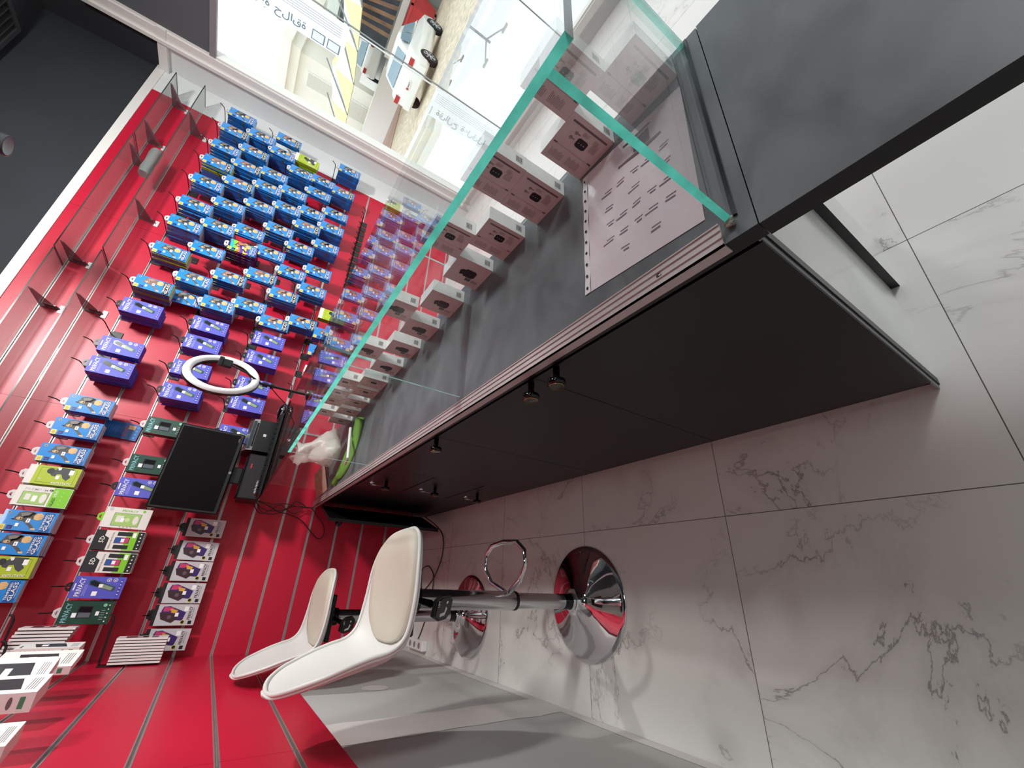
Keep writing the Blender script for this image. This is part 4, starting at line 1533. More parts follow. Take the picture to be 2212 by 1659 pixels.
def sleeve_z(u, v):
    e = min(u, v, 1 - u, 1 - v)
    return ZT + .0012 + min(e * 8, 1) * (.0020 + .0012 * math.sin(9 * u + 4 * v + ph[0]) + .0010 * math.sin(15 * v - 7 * u + ph[1]))


vs = []
fs = []
for j in range(NY + 1):
    for i in range(NX + 1):
        u, v = i / NX, j / NY
        vs.append((x0 + (x1 - x0) * u + .02 * (v - .5), y0 + (y1 - y0) * v - .012 * (u - .5), sleeve_z(u, v)))
for j in range(NY):
    for i in range(NX):
        a = j * (NX + 1) + i
        fs.append((a, a + 1, a + NX + 2, a + NX + 1))
mb.add(vs, fs, PW, True)


def SPT(u, v, l=1):
    return (x0 + (x1 - x0) * u + .02 * (v - .5), y0 + (y1 - y0) * v - .012 * (u - .5), sleeve_z(u, v) + .0003 * l)


PINK = mat('form_ink', '#6f5f68', .6)


def SR(u0, v0, u1, v1, mt, l=1):
    mb.add([SPT(u0, v0, l), SPT(u1, v0, l), SPT(u1, v1, l), SPT(u0, v1, l)], [(0, 1, 2, 3)], mt)


SR(.80, .30, .90, .46, PINK)
SR(.915, .28, .935, .56, PINK)
SR(.765, .20, .785, .62, PINK)
for c in range(5):
    for k in range(5):
        if (c * 7 + k * 3) % 6:
            SR(.12 + .13 * c, .16 + .14 * k, .12 + .13 * c + .012, .16 + .14 * k + .05 + .03 * ((c + k) % 3), PINK)
            SR(.145 + .13 * c, .15 + .14 * k, .145 + .13 * c + .008, .15 + .14 * k + .08, PINK)
o = mb.build('document_sleeve')
tag(o, 'printed form in a shiny punched plastic sleeve lying under the glass', 'document')
mb = MB()
n = 14
mb.add([(x0 + .01 + (x1 - x0) * k / n, y + dy * 1 - .012 * (k / n - .5), ZT + .0015 + .001 * math.sin(k * 1.7 + y * 60)) for y, dy in ((y1 + .0005, 0), (y1 + .0145, 0)) for k in range(n + 1)], [(k, k + 1, k + n + 2, k + n + 1) for k in range(n)], mat('sleeve_strip', '#dcd8da', .3, coat=.4), True)
for k in range(11):
    x = x0 + .022 + (x1 - x0 - .03) * k / 10
    mb.add([(x + .0035 * math.cos(a * .785), y1 + .008 - .012 * ((x - x0) / (x1 - x0) - .5) + .0028 * math.sin(a * .785), ZT + .0032) for a in range(8)], [tuple(range(8))], GAP)
mb.build('punched_strip', o)

# ------------------------------------------------------------------ things in the far bay of the case
mb = MB()
CL = mat('green_microfibre_cloth', '#6c9e40', .9, bump=(400, .4), vary=(8, .1))
P0, P1 = Vector((.735, 2.04)), Vector((.475, 2.42))
ax = (P1 - P0)
nx_ = Vector((-ax.y, ax.x)).normalized() * -1
top_, bot_ = [], []
NU, NW = 30, 14
for i in range(NU + 1):
    u = i / NU
    wd = .015 + .165 * math.sin(math.pi * min(1, u * 1.15)) ** .7 * (1 - .35 * u)
    for j in range(NW + 1):
        v = j / NW - .5
        p = P0 + ax * u + nx_ * (v * wd + .035 * math.sin(2.6 * u)) * -1
        z = ZT + .006 + .012 * (1 - 4 * v * v) + .009 * abs(math.sin(9 * v + 5 * u + 1.5 * math.sin(7 * u))) * (1 - 3.6 * v * v) + .020 * max(0, .25 - u) * 4
        top_.append((max(p.x, .456), p.y, z))
        bot_.append((max(p.x, .456), p.y, ZT + .0006 + (z - ZT - .006) * .2))
W_ = NW + 1
K_ = len(top_)
fc = []
for i in range(NU):
    for j in range(NW):
        q = i * W_ + j
        fc += [(q, q + 1, q + 1 + W_, q + W_), (K_ + q, K_ + q + W_, K_ + q + 1 + W_, K_ + q + 1)]
    for j in (0, NW):
        q = i * W_ + j
        fc.append((q, q + W_, K_ + q + W_, K_ + q) if j == 0 else (q + W_, q, K_ + q, K_ + q + W_))
for j in range(NW):
    for q in (j, NU * W_ + j):
        fc.append((q, q + 1, K_ + q + 1, K_ + q))
mb.add(top_ + bot_, fc, CL, True)
o = mb.build('green_cloth')
tag(o, 'folded green microfibre cloth lying in the far bay of the case', 'cloth')
mb = MB()
mb.tube([(.70, 2.125, ZT + .043), (.52, 2.035, ZT + .043)], .007, WHITEP, 12)
mb.tube([(.52, 2.035, ZT + .043), (.498, 2.065, ZT + .044)], .006, mat('pen_cap_pink', '#b98d96', .4), 12)
o = mb.build('marker_pen')
tag(o, 'white marker pen lying on the green cloth', 'pen')
# thin carrier bag, crumpled, standing open
BAG = mat('thin_white_bag', '#e3ded6', .35, alpha=.62, bump=(40, .6))
mb = MB()
rb = random.Random(9)
rings = []
prof = [(.0, .02), (.02, .075), (.05, .088), (.09, .080), (.12, .060), (.15, .045), (.175, .050), (.20, .036)]
for q, (z, r) in enumerate(prof):
    rg = []
    for k in range(22):
        a = 2 * math.pi * k / 22
        rr_ = r * (1 + .22 * math.sin(3 * a + q * .9) + .12 * math.sin(7 * a + q * 2.1)) + rb.uniform(-.004, .004)
        rg.append((.635 + rr_ * math.cos(a) * 1.0 - .05 * (z / .2) ** 2 + (.03 if q == 7 and k < 6 else 0), 2.34 + rr_ * 1.35 * math.sin(a) + .22 * z, ZT + .034 + z + (.03 * max(0, math.sin(2 * a + .5)) if q == 7 else 0)))
    rings.append(rg)
mb.loft(rings, BAG, True, False)
o = mb.build('plastic_bag')
tag(o, 'crumpled thin white carrier bag standing in the far bay of the case', 'bag')
mb = MB()
mb.loft([[(.56 + .01 * k, 2.44 + .03 * k + .012 * math.cos(a), ZT + .06 + .035 * math.sin(k * .5) + .020 * math.sin(a)) for a in [i * math.pi / 4 for i in range(8)]] for k in range(5)], BAG)
mb.build('handle_loop', o)
# patterned pinkish card leaning on the far end
mb = MB()
CARDP = mat('patterned_card', '#c99a8c', .6, vary=(60, .3))
mb.add([(.455, 2.93, ZT + .001), (.47, 2.62, ZT + .001), (.62, 2.66, ZT + .045), (.60, 2.90, ZT + .050), (.455, 2.93, ZT + .003), (.47, 2.62, ZT + .003), (.62, 2.66, ZT + .047), (.60, 2.90, ZT + .052)],
       [(0, 1, 2, 3), (7, 6, 5, 4), (0, 4, 5, 1), (1, 5, 6, 2), (2, 6, 7, 3), (3, 7, 4, 0)], CARDP)
o = mb.build('patterned_card')
tag(o, 'pink and brown patterned card leaning at the red wall end of the case', 'card')

# ------------------------------------------------------------------ on the far glass top
GT = 1.0975
MB_ = MB
KB = empty('computer_keyboard', (.60, 2.56, GT))
tag(KB, 'black keyboard lying on the far glass top', 'keyboard')
mb = MB()
mb.bbox(-.225, -.075, .0, .225, .065, .016, BLACK, .004)
mb.build('body', KB)
for r in range(5):
    mb = MB()
    for k in range(15):
        xx = -.215 + .0288 * k
        mb.box(xx, -.065 + .0255 * r, .016, xx + .0245, -.065 + .0255 * r + .021, .0245, BLACKG)
    mb.build('key_row', KB)
mt_ = MB()
mt_.bbox(.372, 2.44, GT + .0001, .888, 2.66, GT + .0032, BLACKG, .001)
o = mt_.build('desk_mat')
tag(o, 'thin glossy black mat under the keyboard and mouse', 'mat')
KB.location.z += .0035
mt_ = MB()
MS = empty('computer_mouse', (.855, 2.585, GT + .0035), 1.2)
tag(MS, 'glossy black mouse with chrome flanks beside the keyboard', 'mouse')
rings = []
for z, s_ in ((.0, .92), (.008, 1.0), (.018, .95), (.027, .75), (.033, .45), (.035, .08)):
    rings.append([(.029 * s_ * math.cos(a), .052 * s_ * math.sin(a), z + .001) for a in [i * math.pi / 10 for i in range(20)]])
mt_ = MB()
mt_.loft(rings, BLACKG, True, True)
mt_.build('shell', MS)
mt_ = MB()
for sx in (-1, 1):
    mt_.loft([[(sx * (.0275 - .004 * (abs(t) ** 2)), .036 * t + 0, .006), (sx * (.030 - .004 * (abs(t) ** 2)), .036 * t, .012), (sx * (.026 - .004 * (abs(t) ** 2)), .036 * t, .022)] for t in [i / 5 for i in range(-5, 6)]], CHROME, False, False, True, False)
mt_.build('chrome_flank', MS)
mb = MB()
mb.tube([(.872, 2.668, GT + .012), (.865, 2.72, GT + .03), (.862, 2.80, GT + .02), (.85, 2.90, GT + .004), (.70, 2.945, GT + .004)], .0018, BLACK, 6)
o = mb.build('mouse_cable')
tag(o, 'thin black cable trailing from the mouse', 'cable')
# receipt printer
PR = empty('receipt_printer', (.735, 2.80, GT + .0005))
tag(PR, 'black receipt printer on the glass top between keyboard and red wall', 'printer')
mb = MB()
pf = [(-.085, 0), (-.095, .02), (-.095, .105), (-.08, .135), (-.03, .150), (.09, .150), (.095, .14), (.095, 0)]
mb.M = Matrix.Rotation(0, 4, 'Z')
mb.prism([(y_, z_) for y_, z_ in pf], -.092, .092, BLACK, 'yz')
mb.build('housing', PR)
mb = MB()
mb.box(-.070, -.0965, .108, .070, -.0945, .116, BLACKG)
mb.box(-.080, -.090, .1185, .080, -.0745, .1335, mat('printer_panel', '#23323a', .3))
F = Face(mb, (-.06, -.0962, .09), (1, 0, 0), (0, 0, -1), (0, -1, 0))
F.rect(.055, .02, .070, .035, GREYC, 1)
mb.build('front_panel', PR)
# low black till computer the monitor stands behind
PC = empty('mini_computer', (.50, 2.79, GT + .0005))
tag(PC, 'wide black box on the glass top directly under the monitor', 'computer')
mb = MB()
mb.bbox(-.125, -.085, 0, .125, .085, .105, BLACK, .005)
mb.build('housing', PC)
mb = MB()
mb.box(-.118, -.087, .015, .118, -.0852, .098, mat('speckled_grille', '#131315', .6, bump=(600, 1)))
F = Face(mb, (-.118, -.0873, .098), (1, 0, 0), (0, 0, -1), (0, -1, 0))
F.rect(.16, .015, .185, .021, mat('red_label', '#c01c38', .4), 1)
for k in range(9):
    F.rect(.03 + .008 * k, .066, .034 + .008 * k, .074, GREYC, 1)
mb.build('front_grille', PC)
# monitor
MO = empty('computer_monitor', (.500, 2.735, GT))
tag(MO, 'black flat monitor standing on the far glass top, screen towards the viewer', 'monitor')
mb = MB()
mb.M = Matrix.Rotation(.02, 4, 'Z') @ Matrix.Rotation(math.radians(1.2), 4, 'Y')
mb.bbox(-.222, -.016, .158, .222, .012, .458, BLACK, .006)
mb.box(-.12, .012, .2, .12, .03, .40, BLACK)
mb.build('casing', MO)
mb = MB()
mb.M = Matrix.Rotation(.02, 4, 'Z') @ Matrix.Rotation(math.radians(1.2), 4, 'Y')
mb.box(-.208, -.0168, .178, .208, -.0161, .446, mat('screen_off', '#080406', .25, spec=.15))
F = Face(mb, (-.222, -.0170, .458), (1, 0, 0), (0, 0, -1), (0, -1, 0))
F.disc(.222, .289, .0062, GREYC, 1, 16)
F.disc(.222, .289, .0048, BLACK, 2, 16)
F.text('hp', .2190, .2856, .006, .0068, GREYC, 3)
F.rect(.425, .287, .433, .2885, mat('power_amber', '#b06a18', .4), 2)
F.text('LA1956x', .395, .276, .02, .003, GREYC, 2)
mb.build('screen', MO)
mb = MB()
mb.bbox(-.045, .0125, .112, .045, .032, .26, BLACK, .004)
mb.build('stand_neck', MO)
mb = MB()
mb.bbox(-.11, -.02, .106, .11, .13, .113, BLACK, .003)
mb.build('stand_foot', MO)
# ring light
RL = empty('ring_light', (.56, 1.45, GT))
tag(RL, 'small white ring lamp on a black rod standing on the glass top', 'ring light')
c0 = Vector((0, 0, .2505))
pd = Vector((math.cos(math.radians(35)), math.sin(math.radians(35)), 0))
nd = Vector((math.sin(math.radians(35)), -math.cos(math.radians(35)), 0))
N_ = 56


def ringpts(prof):
    out = []
    for k in range(N_ + 1):
        a = 2 * math.pi * k / N_
        rd = pd * math.cos(a) + Vector((0, 0, 1)) * math.sin(a)
        out.append([tuple(c0 + rd * r + nd * d) for r, d in prof])
    return out


mb = MB()
rp_ = ringpts([(.0775, .0), (.080, .006), (.086, .0095), (.093, .0095), (.0985, .006), (.1005, .0)])
mb.loft(rp_, mat('frosted_diffuser', '#f2f3f2', .5), False, False, True, False)
mb.build('diffuser', RL)
mb = MB()
rp_ = ringpts([(.0765, .001), (.0765, -.009), (.082, -.0115), (.096, -.0115), (.1015, -.008), (.1015, .001)])
mb.loft(rp_, BLACK, False, False, True, False)
mb.build('rim', RL)
mb = MB()
mb.tube([(0, 0, .148), (0, 0, .012)], .0045, BLACK, 10)
mb.tube([(0, 0, .140), (0, 0, .125)], .008, BLACK, 10)
mb.lathe([(.010, .118), (.010, .108)], BLACK, cap0=True, cap1=True, n=12)
mb.lathe([(.018, .0005), (.018, .006), (.006, .010)], BLACK, cap0=True, n=16)
mb.build('stand_rod', RL)
mb = MB()
cl_ = c0 + pd * .035 + nd * .02
mb.tube([(0, 0, .145), tuple(c0 + pd * .01 + nd * .02 + Vector((0, 0, -.06))), tuple(cl_ + Vector((0, 0, -.01)))], .003, BLACK, 8)
mb.bbox(cl_.x - .012, cl_.y - .008, cl_.z - .014, cl_.x + .012, cl_.y + .008, cl_.z + .012, BLACK, .002)
mb.bbox(cl_.x - .016, cl_.y - .012, cl_.z + .010, cl_.x + .016, cl_.y - .004, cl_.z + .022, BLACK, .002)
mb.build('phone_clamp', RL)
mb = MB()
mb.tube([(.56, 1.452, GT + .12), (.545, 1.48, GT + .09), (.53, 1.52, GT + .05), (.50, 1.60, GT + .01), (.50, 1.8, GT + .0025), (.53, 2.1, GT + .0025)], .0016, BLACK, 6)
o = mb.build('lamp_cable')
tag(o, 'thin black cable running down from the ring lamp rod', 'cable')

# cables hanging at the corner
rc = random.Random(4)
CP = [
    [(.408, 2.93, 1.10), (.405, 2.945, 1.06), (.40, 2.95, 1.00), (.41, 2.95, .93), (.40, 2.94, .86), (.40, 2.93, .79), (.41, 2.93, .775)],
    [(.41, 2.94, 1.11), (.39, 2.95, 1.03), (.36, 2.955, .96), (.35, 2.955, .90), (.32, 2.955, .82), (.25, 2.955, .74), (.225, 2.955, .70), (.25, 2.955, .675), (.31, 2.955, .69), (.36, 2.95, .74), (.40, 2.945, .78)],
    [(.408, 2.93, 1.105), (.38, 2.95, 1.07), (.36, 2.955, 1.02), (.37, 2.955, .95), (.40, 2.955, .89), (.405, 2.95, .82), (.40, 2.94, .775)],
    [(.40, 2.95, 1.09), (.35, 2.955, 1.05), (.345, 2.955, .98), (.39, 2.955, .91), (.43, 2.95, .88), (.41, 2.95, .82)],
    [(.41, 2.95, 1.10), (.37, 2.958, 1.09), (.34, 2.958, 1.05), (.37, 2.958, 1.00), (.40, 2.955, .96), (.37, 2.955, .91), (.36, 2.955, .87), (.40, 2.95, .83)]]
for k, P_ in enumerate(CP):
    mb = MB()
    pts = catmull(P_, 6)
    mb.tube(pts, .0030 if k % 2 else .0024, BLACK, 6)
    o = mb.build('power_cable')
    tag(o, ['straightest black cable hanging off the glass top in the corner', 'black cable with the lowest long loop under the monitor', 'thicker black cable bowing towards the stools at the corner', 'short black cable ending beside the counter track', 'black cable curled tightest just below the glass top'][k], 'cable', 'tangled black cables hanging in the corner')

# floor cable and power strip behind the stools
mb = MB()
pts = catmull([(.42, 2.86, .05), (.35, 2.74, .005), (.273, 2.621, .005), (.16, 2.607, .005), (.05, 2.68, .005), (-.02, 2.78, .005), (-.045, 2.862, .006), (.02, 2.90, .006), (.081, 2.90, .007), (.10, 2.80, .008), (.05, 2.70, .010), (-.041, 2.692, .009), (-.14, 2.72, .006), (-.24, 2.78, .005), (-.32, 2.84, .006), (-.345, 2.88, .03)], 6)
mb.tube(pts, .0035, mat('dark_red_cable', '#4a3438', .4), 8)
o = mb.build('floor_cable')
tag(o, 'thin dark cable looping over the floor behind the stools', 'cable')
mb = MB()
mb.bbox(-.372, 2.70, .0, -.318, 2.95, .034, WHITEP, .004)
for k in range(3):
    mb.lathe([(.017, .0341), (.015, .0343), (.0001, .0343)], mat('socket_grey', '#8a8486', .5), (-.345, 2.75 + .07 * k, 0), 14)
o = mb.build('power_strip')
tag(o, 'white power strip on the floor in the corner behind the stools', 'power strip')

# ------------------------------------------------------------------ pendant spotlight and ceiling frame
SPT_ = empty('pendant_spotlight', (1.655, 2.22, 2.45))
tag(SPT_, 'black cylinder spotlight hanging high in front of the black wall', 'lamp')
mb = MB()
mb.lathe([(.040, .0), (.046, .002), (.046, .20), (.040, .205), (.006, .206)], mat('lamp_body', '#2b2e31', .35), n=28)
mb.lathe([(.040, .001), (.036, .02), (.0001, .022)], mat('lamp_baffle', '#9b9da0', .4), n=28)
mb.build('lamp_body', SPT_)
mb = MB()
mb.tube([(0, 0, .205), (0, 0, ZC - 2.45 - .02)], .003, BLACK, 6)
mb.lathe([(.03, ZC - 2.45 - .022), (.03, ZC - 2.45 - .0005)], BLACK, cap0=True, n=18)
mb.build('cord', SPT_)
mb = MB()
FRM = mat('dull_steel_frame', '#56565a', .5, metal=.5)
X0, X1, Y0, Y1 = 2.72, 3.10, 2.56, 2.955
for a, b, c, d_ in ((X0, Y1 - .03, X1, Y1), (X0, Y0, X1, Y0 + .03), (X0, Y0 + .03, X0 + .03, Y1 - .03), (X1 - .03, Y0 + .03, X1, Y1 - .03)):
    mb.box(a, b, ZC - .04, c, d_, ZC - .0005, FRM)
mb.box(X0 + .03, Y0 + .03, ZC - .012, X1 - .03, Y1 - .03, ZC - .001, GAP)
for k in range(7):
    mb.box(X0 + .03, Y0 + .06 + .045 * k, ZC - .034, X1 - .03, Y0 + .068 + .045 * k, ZC - .012, FRM)
o = mb.build('ceiling_vent')
tag(o, 'square dark metal grille in the black ceiling above the window corner', 'vent')
# ceiling lamps that give the room its light
for k, (x, y, s) in enumerate(((1.75, .7, .35), (.45, -.6, .28), (2.6, -1.2, .6))):
    mb = MB()
    mb.box(x - s / 2 - .02, y - s / 2 - .02, ZC - .045, x + s / 2 + .02, y + s / 2 + .02, ZC - .0005, WHITEP)
    o = mb.build('ceiling_lamp')
    tag(o, ['square ceiling lamp over the counter', 'square ceiling lamp behind the viewer', 'large square ceiling lamp near the shop front'][k], 'lamp')

# ------------------------------------------------------------------ outside
ZG = -.62
SAND = mat('sand', '#cfc3ad', .95, bump=(30, 1), vary=(5, .3))
PAVE = mat('pink_paving', '#b79c90', .9, vary=(3, .08))
CREAM = mat('cream_render', '#f2eee2', .9, vary=(1, .04))
WREND = mat('white_render', '#efeeea', .9)
CREAM2 = mat('yellow_render', '#dcd2aa', .9, vary=(2, .05))
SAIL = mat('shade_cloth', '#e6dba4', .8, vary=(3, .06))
mb = MB()
mb.box(XR + .13, YB - 20, -.08, 9.35, 30, 0.0, PORCHM, {'+x': CREAM, '-z': CREAM})
struct(mb, 'floor_porch', 'glossy white tiled terrace outside the shop window')
mb = MB()
mb.box(9.35, -60, ZG - .2, 140, 120, ZG, SAND)
struct(mb, 'ground', 'sandy unpaved street')
mb = MB()
mb.box(17.0, 14.8, ZG, 27.5, 20.5, ZG + .04, PAVE)
struct(mb, 'ground_paving', 'pinkish paved strip in front of the cream house')


def facade_window(parent, x, y0, y1, z0, z1):
    f = MB()
    f.box(x - .06, y0, z0, x, y1, z1, WREND)
    fo = f.build('window_frame', parent)
    g = MB()
    n = 6
    for k in range(n):
        zz = z0 + .08 + (z1 - z0 - .12) * k / n
        g.box(x - .08, y0 + .08, zz, x - .06, y1 - .08, zz + (z1 - z0 - .12) / n - .03, mat('roller_shutter', '#d6d2c4', .6))
    g.build('shutter', fo)


mb = MB()
mb.box(25.0, 14.5, ZG, 26.95, 19.3, .75, WREND)
struct(mb, 'ground_driveway', 'raised pale driveway beside the cream house')
# cream house
BH = empty('cream_house', (28, 20, ZG))
tag(BH, 'pale cream house with a stepped cornice across the street', 'house')
T = Matrix.Translation((-28, -20, -ZG))
mb = MB()
mb.M = T
mb.box(28, 18.4, ZG, 36, 30, 5.0, CREAM)
mb.box(30.5, 14.3, ZG, 38, 18.4, 4.6, WREND)
mb.box(27.6, 18.0, 5.0, 36, 30.4, 5.45, CREAM)
mb.box(27.2, 17.6, 5.45, 36, 30.8, 5.95, CREAM)
mb.build('walls', BH)
for k in range(4):
    mb = MB()
    mb.M = T
    mb.box(29.9, 14.0 + 1.15 * k, 4.6, 31, 14.5 + 1.15 * k, 5.3, CREAM)
    mb.build('parapet_block', BH)
fw = MB()
for (y0, y1, z0, z1) in ((19.2, 20.2, 2.9, 4.5), (19.3, 20.6, .4, 1.9), (21.6, 22.8, .4, 1.9)):
    facade_window(BH, 28, y0, y1, z0, z1)
for o in list(BH.children):
    for c in [o]:
        if c.name.startswith('window_frame'):
            c.location = (-28, -20, -ZG)
mb = MB()
mb.box(25.6, 19.4, ZG, 25.9, 24, .75, CREAM2)
mb.box(25.5, 19.4, .75, 26.0, 24, .90, CREAM)
o = mb.build('garden_wall')
tag(o, 'low yellowish garden wall in front of the cream house', 'wall')
mb = MB()
for k in range(5):
    mb.box(24.6 + .16 * k, 19.4, ZG + .18 * k, 24.76 + .16 * k, 21.8, ZG + .18 * k + .12, mat('pallet_wood', '#bda98a', .9))
o = mb.build('timber_stack')
tag(o, 'pale timber planks leaning low against the garden wall', 'planks')
# white wall and shops further left of the house
mb = MB()
mb.box(27.0, 14.6, ZG, 27.3, 17.4, 1.7, WREND)
o = mb.build('boundary_wall')
tag(o, 'white boundary wall between the house and the shops', 'wall')
SH = empty('shop_building', (25.2, 10, ZG))
tag(SH, 'low shop building with dark picture windows and a grey shutter', 'building')
T = Matrix.Translation((-25.2, -10, -ZG))
mb = MB()
mb.M = T
mb.box(25.3, 2.0, ZG, 30, 14.1, 3.9, mat('pale_blockwork', '#d3dad6', .8, vary=(2, .05)))
mb.box(25.05, 2.0, .62, 25.3, 14.1, .92, WREND)
mb.box(25.0, 2.0, 3.4, 25.3, 14.1, 3.9, mat('pale_blockwork', '#d3dad6', .8))
mb.build('walls', SH)
PIC = mat('picture_dark', '#3f4a55', .5, vary=(1.4, .5))
PICB = mat('picture_brown', '#9b7f66', .6, vary=(2, .4))
for k in range(3):
    mb = MB()
    mb.M = T
    ya, yb = 10.9 - 3.5 * k, 14.0 - 3.5 * k
    mb.box(25.1, ya, 1.0, 25.3, yb, 3.3, PIC)
    for q in range(5):
        mb.prism([(ya + .3 + .45 * q, 1.0), (ya + .5 + .45 * q, 1.0), (ya + 1.3 + .30 * q, 3.2), (ya + 1.15 + .30 * q, 3.2)], 25.08, 25.10, PICB, 'yz')
    mb.build('picture_window', SH)
for k in range(2):
    mb = MB()
    mb.M = T
    ya, yb = 11.4 - 3.6 * k, 14.2 - 3.6 * k
    mb.box(25.05, ya, ZG, 25.3, yb, .5, mat('grey_shutter', '#8d9894', .7, vary=(3, .1)))
    mb.build('shop_shutter', SH)

# shade sail
SL_ = empty('shade_sail', (19.6, 12.5, ZG))
tag(SL_, 'cream pleated shade canopy on slanting poles in front of the house', 'canopy')
mb = MB()
A = [(19.6, 9.9, 2.20), (19.8, 11.6, 1.95), (20.0, 13.1, 1.75), (20.2, 14.8, 1.65), (20.4, 16.6, 1.5)]
B = [(24.5, 10.9, 3.0), (24.5, 12.6, 3.25), (24.5, 14.0, 2.75), (24.5, 15.6, 3.1), (24.5, 17.4, 2.7)]
for k in range(4):
    a, b, c, d_ = A[k], A[k + 1], B[k + 1], B[k]
    mid = tuple((p + q) / 2 + (0, 0, .35)[i] for i, (p, q) in enumerate(zip(A[k], B[k + 1])))
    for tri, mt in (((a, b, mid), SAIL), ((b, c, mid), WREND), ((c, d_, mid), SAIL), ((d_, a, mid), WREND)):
        mb.add([(p[0] - 19.6, p[1] - 12.5, p[2] - ZG) for p in tri], [(0, 1, 2)], mt)
        mb.add([(p[0] - 19.6, p[1] - 12.5, p[2] - ZG - .02) for p in tri], [(2, 1, 0)], mt)
mb.build('canopy', SL_)
for k in range(5):
    mb = MB()
    mb.tube([tuple(Vector(A[k]) - Vector((19.6, 12.5, ZG))), tuple(Vector(B[k]) + Vector((.3, .2, .3)) - Vector((19.6, 12.5, ZG)))], .035, mat('pole_grey', '#7d7f7c', .5), 8)
    mb.build('pole', SL_)


# cars
TYRE = mat('tyre', '#16171a', .8)
RIM = mat('wheel_rim', '#b8bcc0', .3, metal=.6)
CWHITE = mat('car_white', '#e9ebe8', .25, coat=.6)
CGL = mat('car_glass', '#7f9aa8', .1, coat=.6)
TLR = mat('tail_lamp', '#b02020', .3)


def car(loc, rz, label, length=4.45, height=1.45, plate=True, grp=None):
    t = empty('parked_car', loc, rz)
    tag(t, label, 'car')
    L, hw = length, .86
    sec = []  # (x, zlow, zhigh, half width at top)
    body = [(0, .38, .70, .70), (.06, .28, .92, .80), (.30, .25, 1.02, .84), (.80, .24, 1.04, .86), (2.2, .24, .98, .87), (3.2, .24, .93, .86), (4.0, .26, .80, .82), (4.35, .32, .66, .72), (L, .40, .58, .62)]
    rings = []
    for x, zl, zh, h_ in body:
        rings.append([(x, -h_ * .93, zl), (x, -h_, zl + .14), (x, -h_, (zl + zh) / 2), (x, -h_ * .95, zh - .04), (x, -h_ * .85, zh), (x, h_ * .85, zh), (x, h_ * .95, zh - .04), (x, h_, (zl + zh) / 2), (x, h_, zl + .14), (x, h_ * .93, zl)])
    mb = MB()
    mb.loft(rings, CWHITE, True, True, True)
    cab = [(.42, 1.00, .70), (.95, height - .06, .60), (1.6, height, .60), (2.2, height - .03, .60), (3.15, .97, .72)]
    rings = [[(x, -.76, .96), (x, -(h_ + .04), (z + .96) / 2), (x, -h_, z), (x, 0, z + .015), (x, h_, z), (x, h_ + .04, (z + .96) / 2), (x, .76, .96)] for x, z, h_ in cab]
    mb.loft(rings, CWHITE, True, True, True, True)
    mb.build('body', t)
    g = MB()
    g.add([(.445, -.60, 1.045), (.445, .60, 1.045), (.86, .52, height - .10), (.86, -.52, height - .10)], [(0, 3, 2, 1)], CGL)
    g.M = Matrix.Translation((-.035, 0, .02))
    g.add([(.47, -.60, 1.035), (.47, .60, 1.035), (.92, .53, height - .12), (.92, -.53, height - .12)], [(0, 3, 2, 1)], CGL)
    g.M = Matrix.Identity(4)
    for sy in (-1, 1):
        g.add([(1.0, sy * .775, 1.03), (1.72, sy * .79, 1.03), (1.72, sy * .665, height - .10), (1.15, sy * .665, height - .11)], [(0, 1, 2, 3)], CGL)
        g.add([(1.78, sy * .79, 1.03), (2.85, sy * .78, 1.02), (2.35, sy * .665, height - .13), (1.78, sy * .665, height - .10)], [(0, 1, 2, 3)], CGL)
    g.build('window_glass', t)
    for x in (.82, 3.5):
        for sy in (-1, 1):
            w_ = MB()
            w_.lathe([(.31, -.09), (.325, -.07), (.325, .07), (.31, .09)], TYRE, (x, sy * .79, .325), 24, 'y', True, True)
            wo = w_.build('wheel', t)
            w_ = MB()
            for k in range(7):
                a = k * 2 * math.pi / 7
                w_.tube([(x, sy * .885, .325), (x + .2 * math.cos(a), sy * .885, .325 + .2 * math.sin(a))], .022, RIM, 6)
            w_.lathe([(.205, sy * .0), (.225, sy * .004)], RIM, (x, sy * .884, .325), 20, 'y')
            w_.build('rim', wo)
    for sy in (-1, 1):
        w_ = MB()
        w_.box(-.015, sy * .66 - .13, .76, .10, sy * .66 + .13, .90, TLR)
        w_.build('tail_lamp', t)
    w_ = MB()
    w_.box(-.03, -.80, .34, .05, .80, .56, CWHITE)
    w_.build('bumper', t)
    if plate:
        w_ = MB()
        w_.box(-.035, -.16, .60, .03, .16, .70, PAPER)
        F = Face(w_, (-.0352, .16, .70), (0, -1, 0), (0, 0, -1), (-1, 0, 0))
        F.text('84479', .10, .02, .19, .06, INK, 4)
        F.rect(.01, .01, .08, .09, TLR, 3)
        w_.build('number_plate', t)
    return t


car((15.6, 9.15, ZG), .10, 'white saloon car parked nearest, its boot facing the shop window')
car((21.2, 8.1, ZG), -1.35, 'white car standing broadside at the top edge of the window view', plate=False)
car((25.6, 14.95, .75), .55, 'small white car half hidden beside the shade canopy', height=1.5, plate=False)
SK = empty('waste_skip', (23.8, 11.2, ZG))
tag(SK, 'red metal waste skip standing beyond the white saloon car', 'skip')
RS = mat('skip_red', '#c03a3c', .5, vary=(2, .1))
mb = MB()
mb.loft([[(-.6, -.75, .12), (.6, -.75, .12), (.6, .75, .12), (-.6, .75, .12)], [(-.78, -.95, 1.15), (.78, -.95, 1.15), (.78, .95, 1.15), (-.78, .95, 1.15)]], RS, True, False, False)
mb.build('tub', SK)
mb = MB()
for a, b in (((-.82, -1.0), (-.76, 1.0)), ((.76, -1.0), (.82, 1.0)), ((-.82, -1.0), (.82, -.93)), ((-.82, .93), (.82, 1.0))):
    mb.box(a[0], a[1], 1.12, b[0], b[1], 1.22, RS)
mb.box(-.70, -.85, 1.10, .70, .85, 1.13, RS)
mb.build('rim_and_lid', SK)
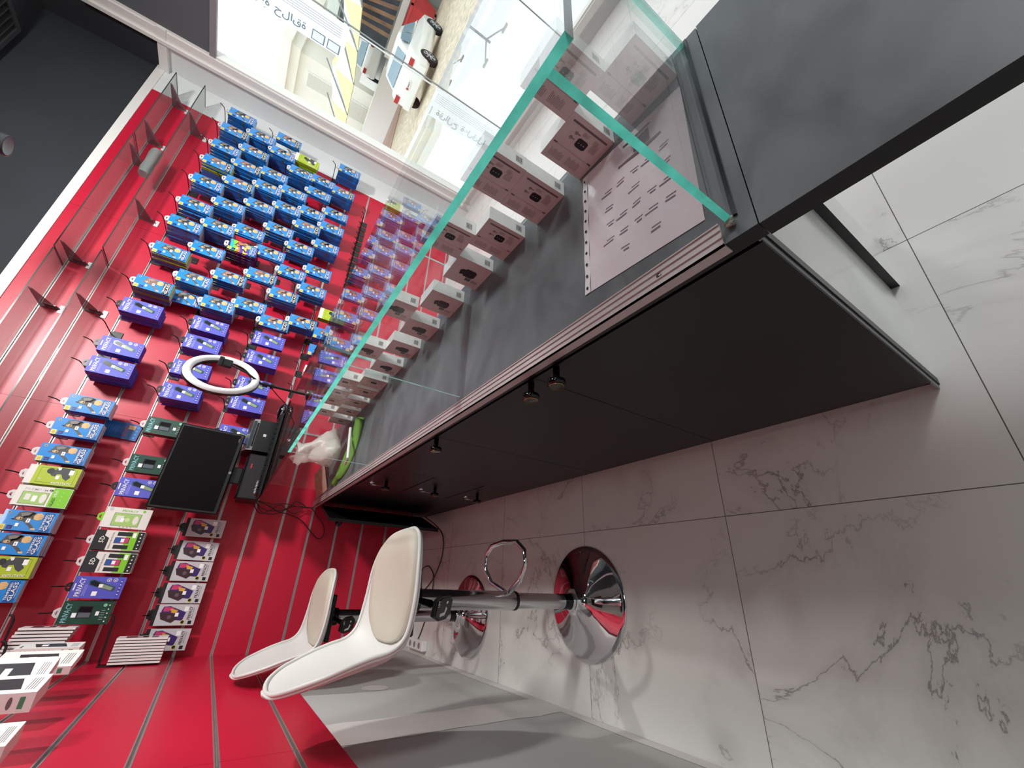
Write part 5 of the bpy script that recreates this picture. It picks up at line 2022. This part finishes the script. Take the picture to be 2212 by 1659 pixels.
for sx in (-1, 1):
    for sy in (-1, 1):
        mb = MB()
        mb.lathe([(.10, -.03), (.11, 0), (.10, .03)], TYRE, (sx * .5, sy * .6, .11), 14, 'y', True, True)
        mb.build('castor', SK)

# tall sign with vertical lettering and bands, rising beside the canopy
SG = empty('street_sign', (14.4, 8.62, ZG))
tag(SG, 'tall white vertical sign with dark script and thin bands', 'sign')
mb = MB()
mb.box(-.02, -.65, 2.72, .02, .30, 7.7, mat('sign_white', '#f4f6f8', .5))
F = Face(mb, (-.021, .30, 7.7), (0, -.86, 0), (0, 0, -.86), (-1, 0, 0))
SGI = mat('sign_grey', '#6c7a88', .5)
for k in range(5):
    F.rect(.62 + .075 * k, .1, .632 + .075 * k, 5.6, SGI, 6)
for t_, v, hh in (('\u0627\u0644\u0642\u0644\u0639\u0629', 2.35, 1.1), ('\u062d\u0644\u0627\u0642\u0629', 3.6, .95)):
    F.text(t_, .05, v, .36, hh, SGI, 8, 90)
for v in (4.75, 5.25):
    F.rect(.05, v, .38, v + .42, SGI, 6)
    F.rect(.08, v + .03, .35, v + .38, mat('sign_pale', '#dfe8ef', .5), 12)
mb.build('board', SG)
mb = MB()
mb.tube([(0.05, -.6, 0), (0.05, -.6, 2.8)], .022, mat('post_white', '#dcdedf', .5), 10)
mb.build('post', SG)
for k, (x, y) in enumerate(((40, 16.5), (52, 26.0))):
    SLm = empty('street_lamp', (x, y, ZG))
    tag(SLm, ['double-armed street lamp post over the sandy street', 'farther double-armed street lamp post'][k], 'street lamp')
    mb = MB()
    mb.tube([(0, 0, 0), (0, 0, 9)], .10, mat('pole_grey', '#7d7f7c', .5), 8)
    mb.build('post', SLm)
    for s_ in (-1, 1):
        mb = MB()
        mb.tube([(0, 0, 8.6), (0, s_ * 1.5, 9.4)], .06, mat('pole_grey', '#7d7f7c', .5), 8)
        mb.box(-.15, s_ * 1.5 - .35, 9.35, .15, s_ * 1.5 + .35, 9.5, mat('pole_grey', '#7d7f7c', .5))
        mb.build('lamp_arm', SLm)
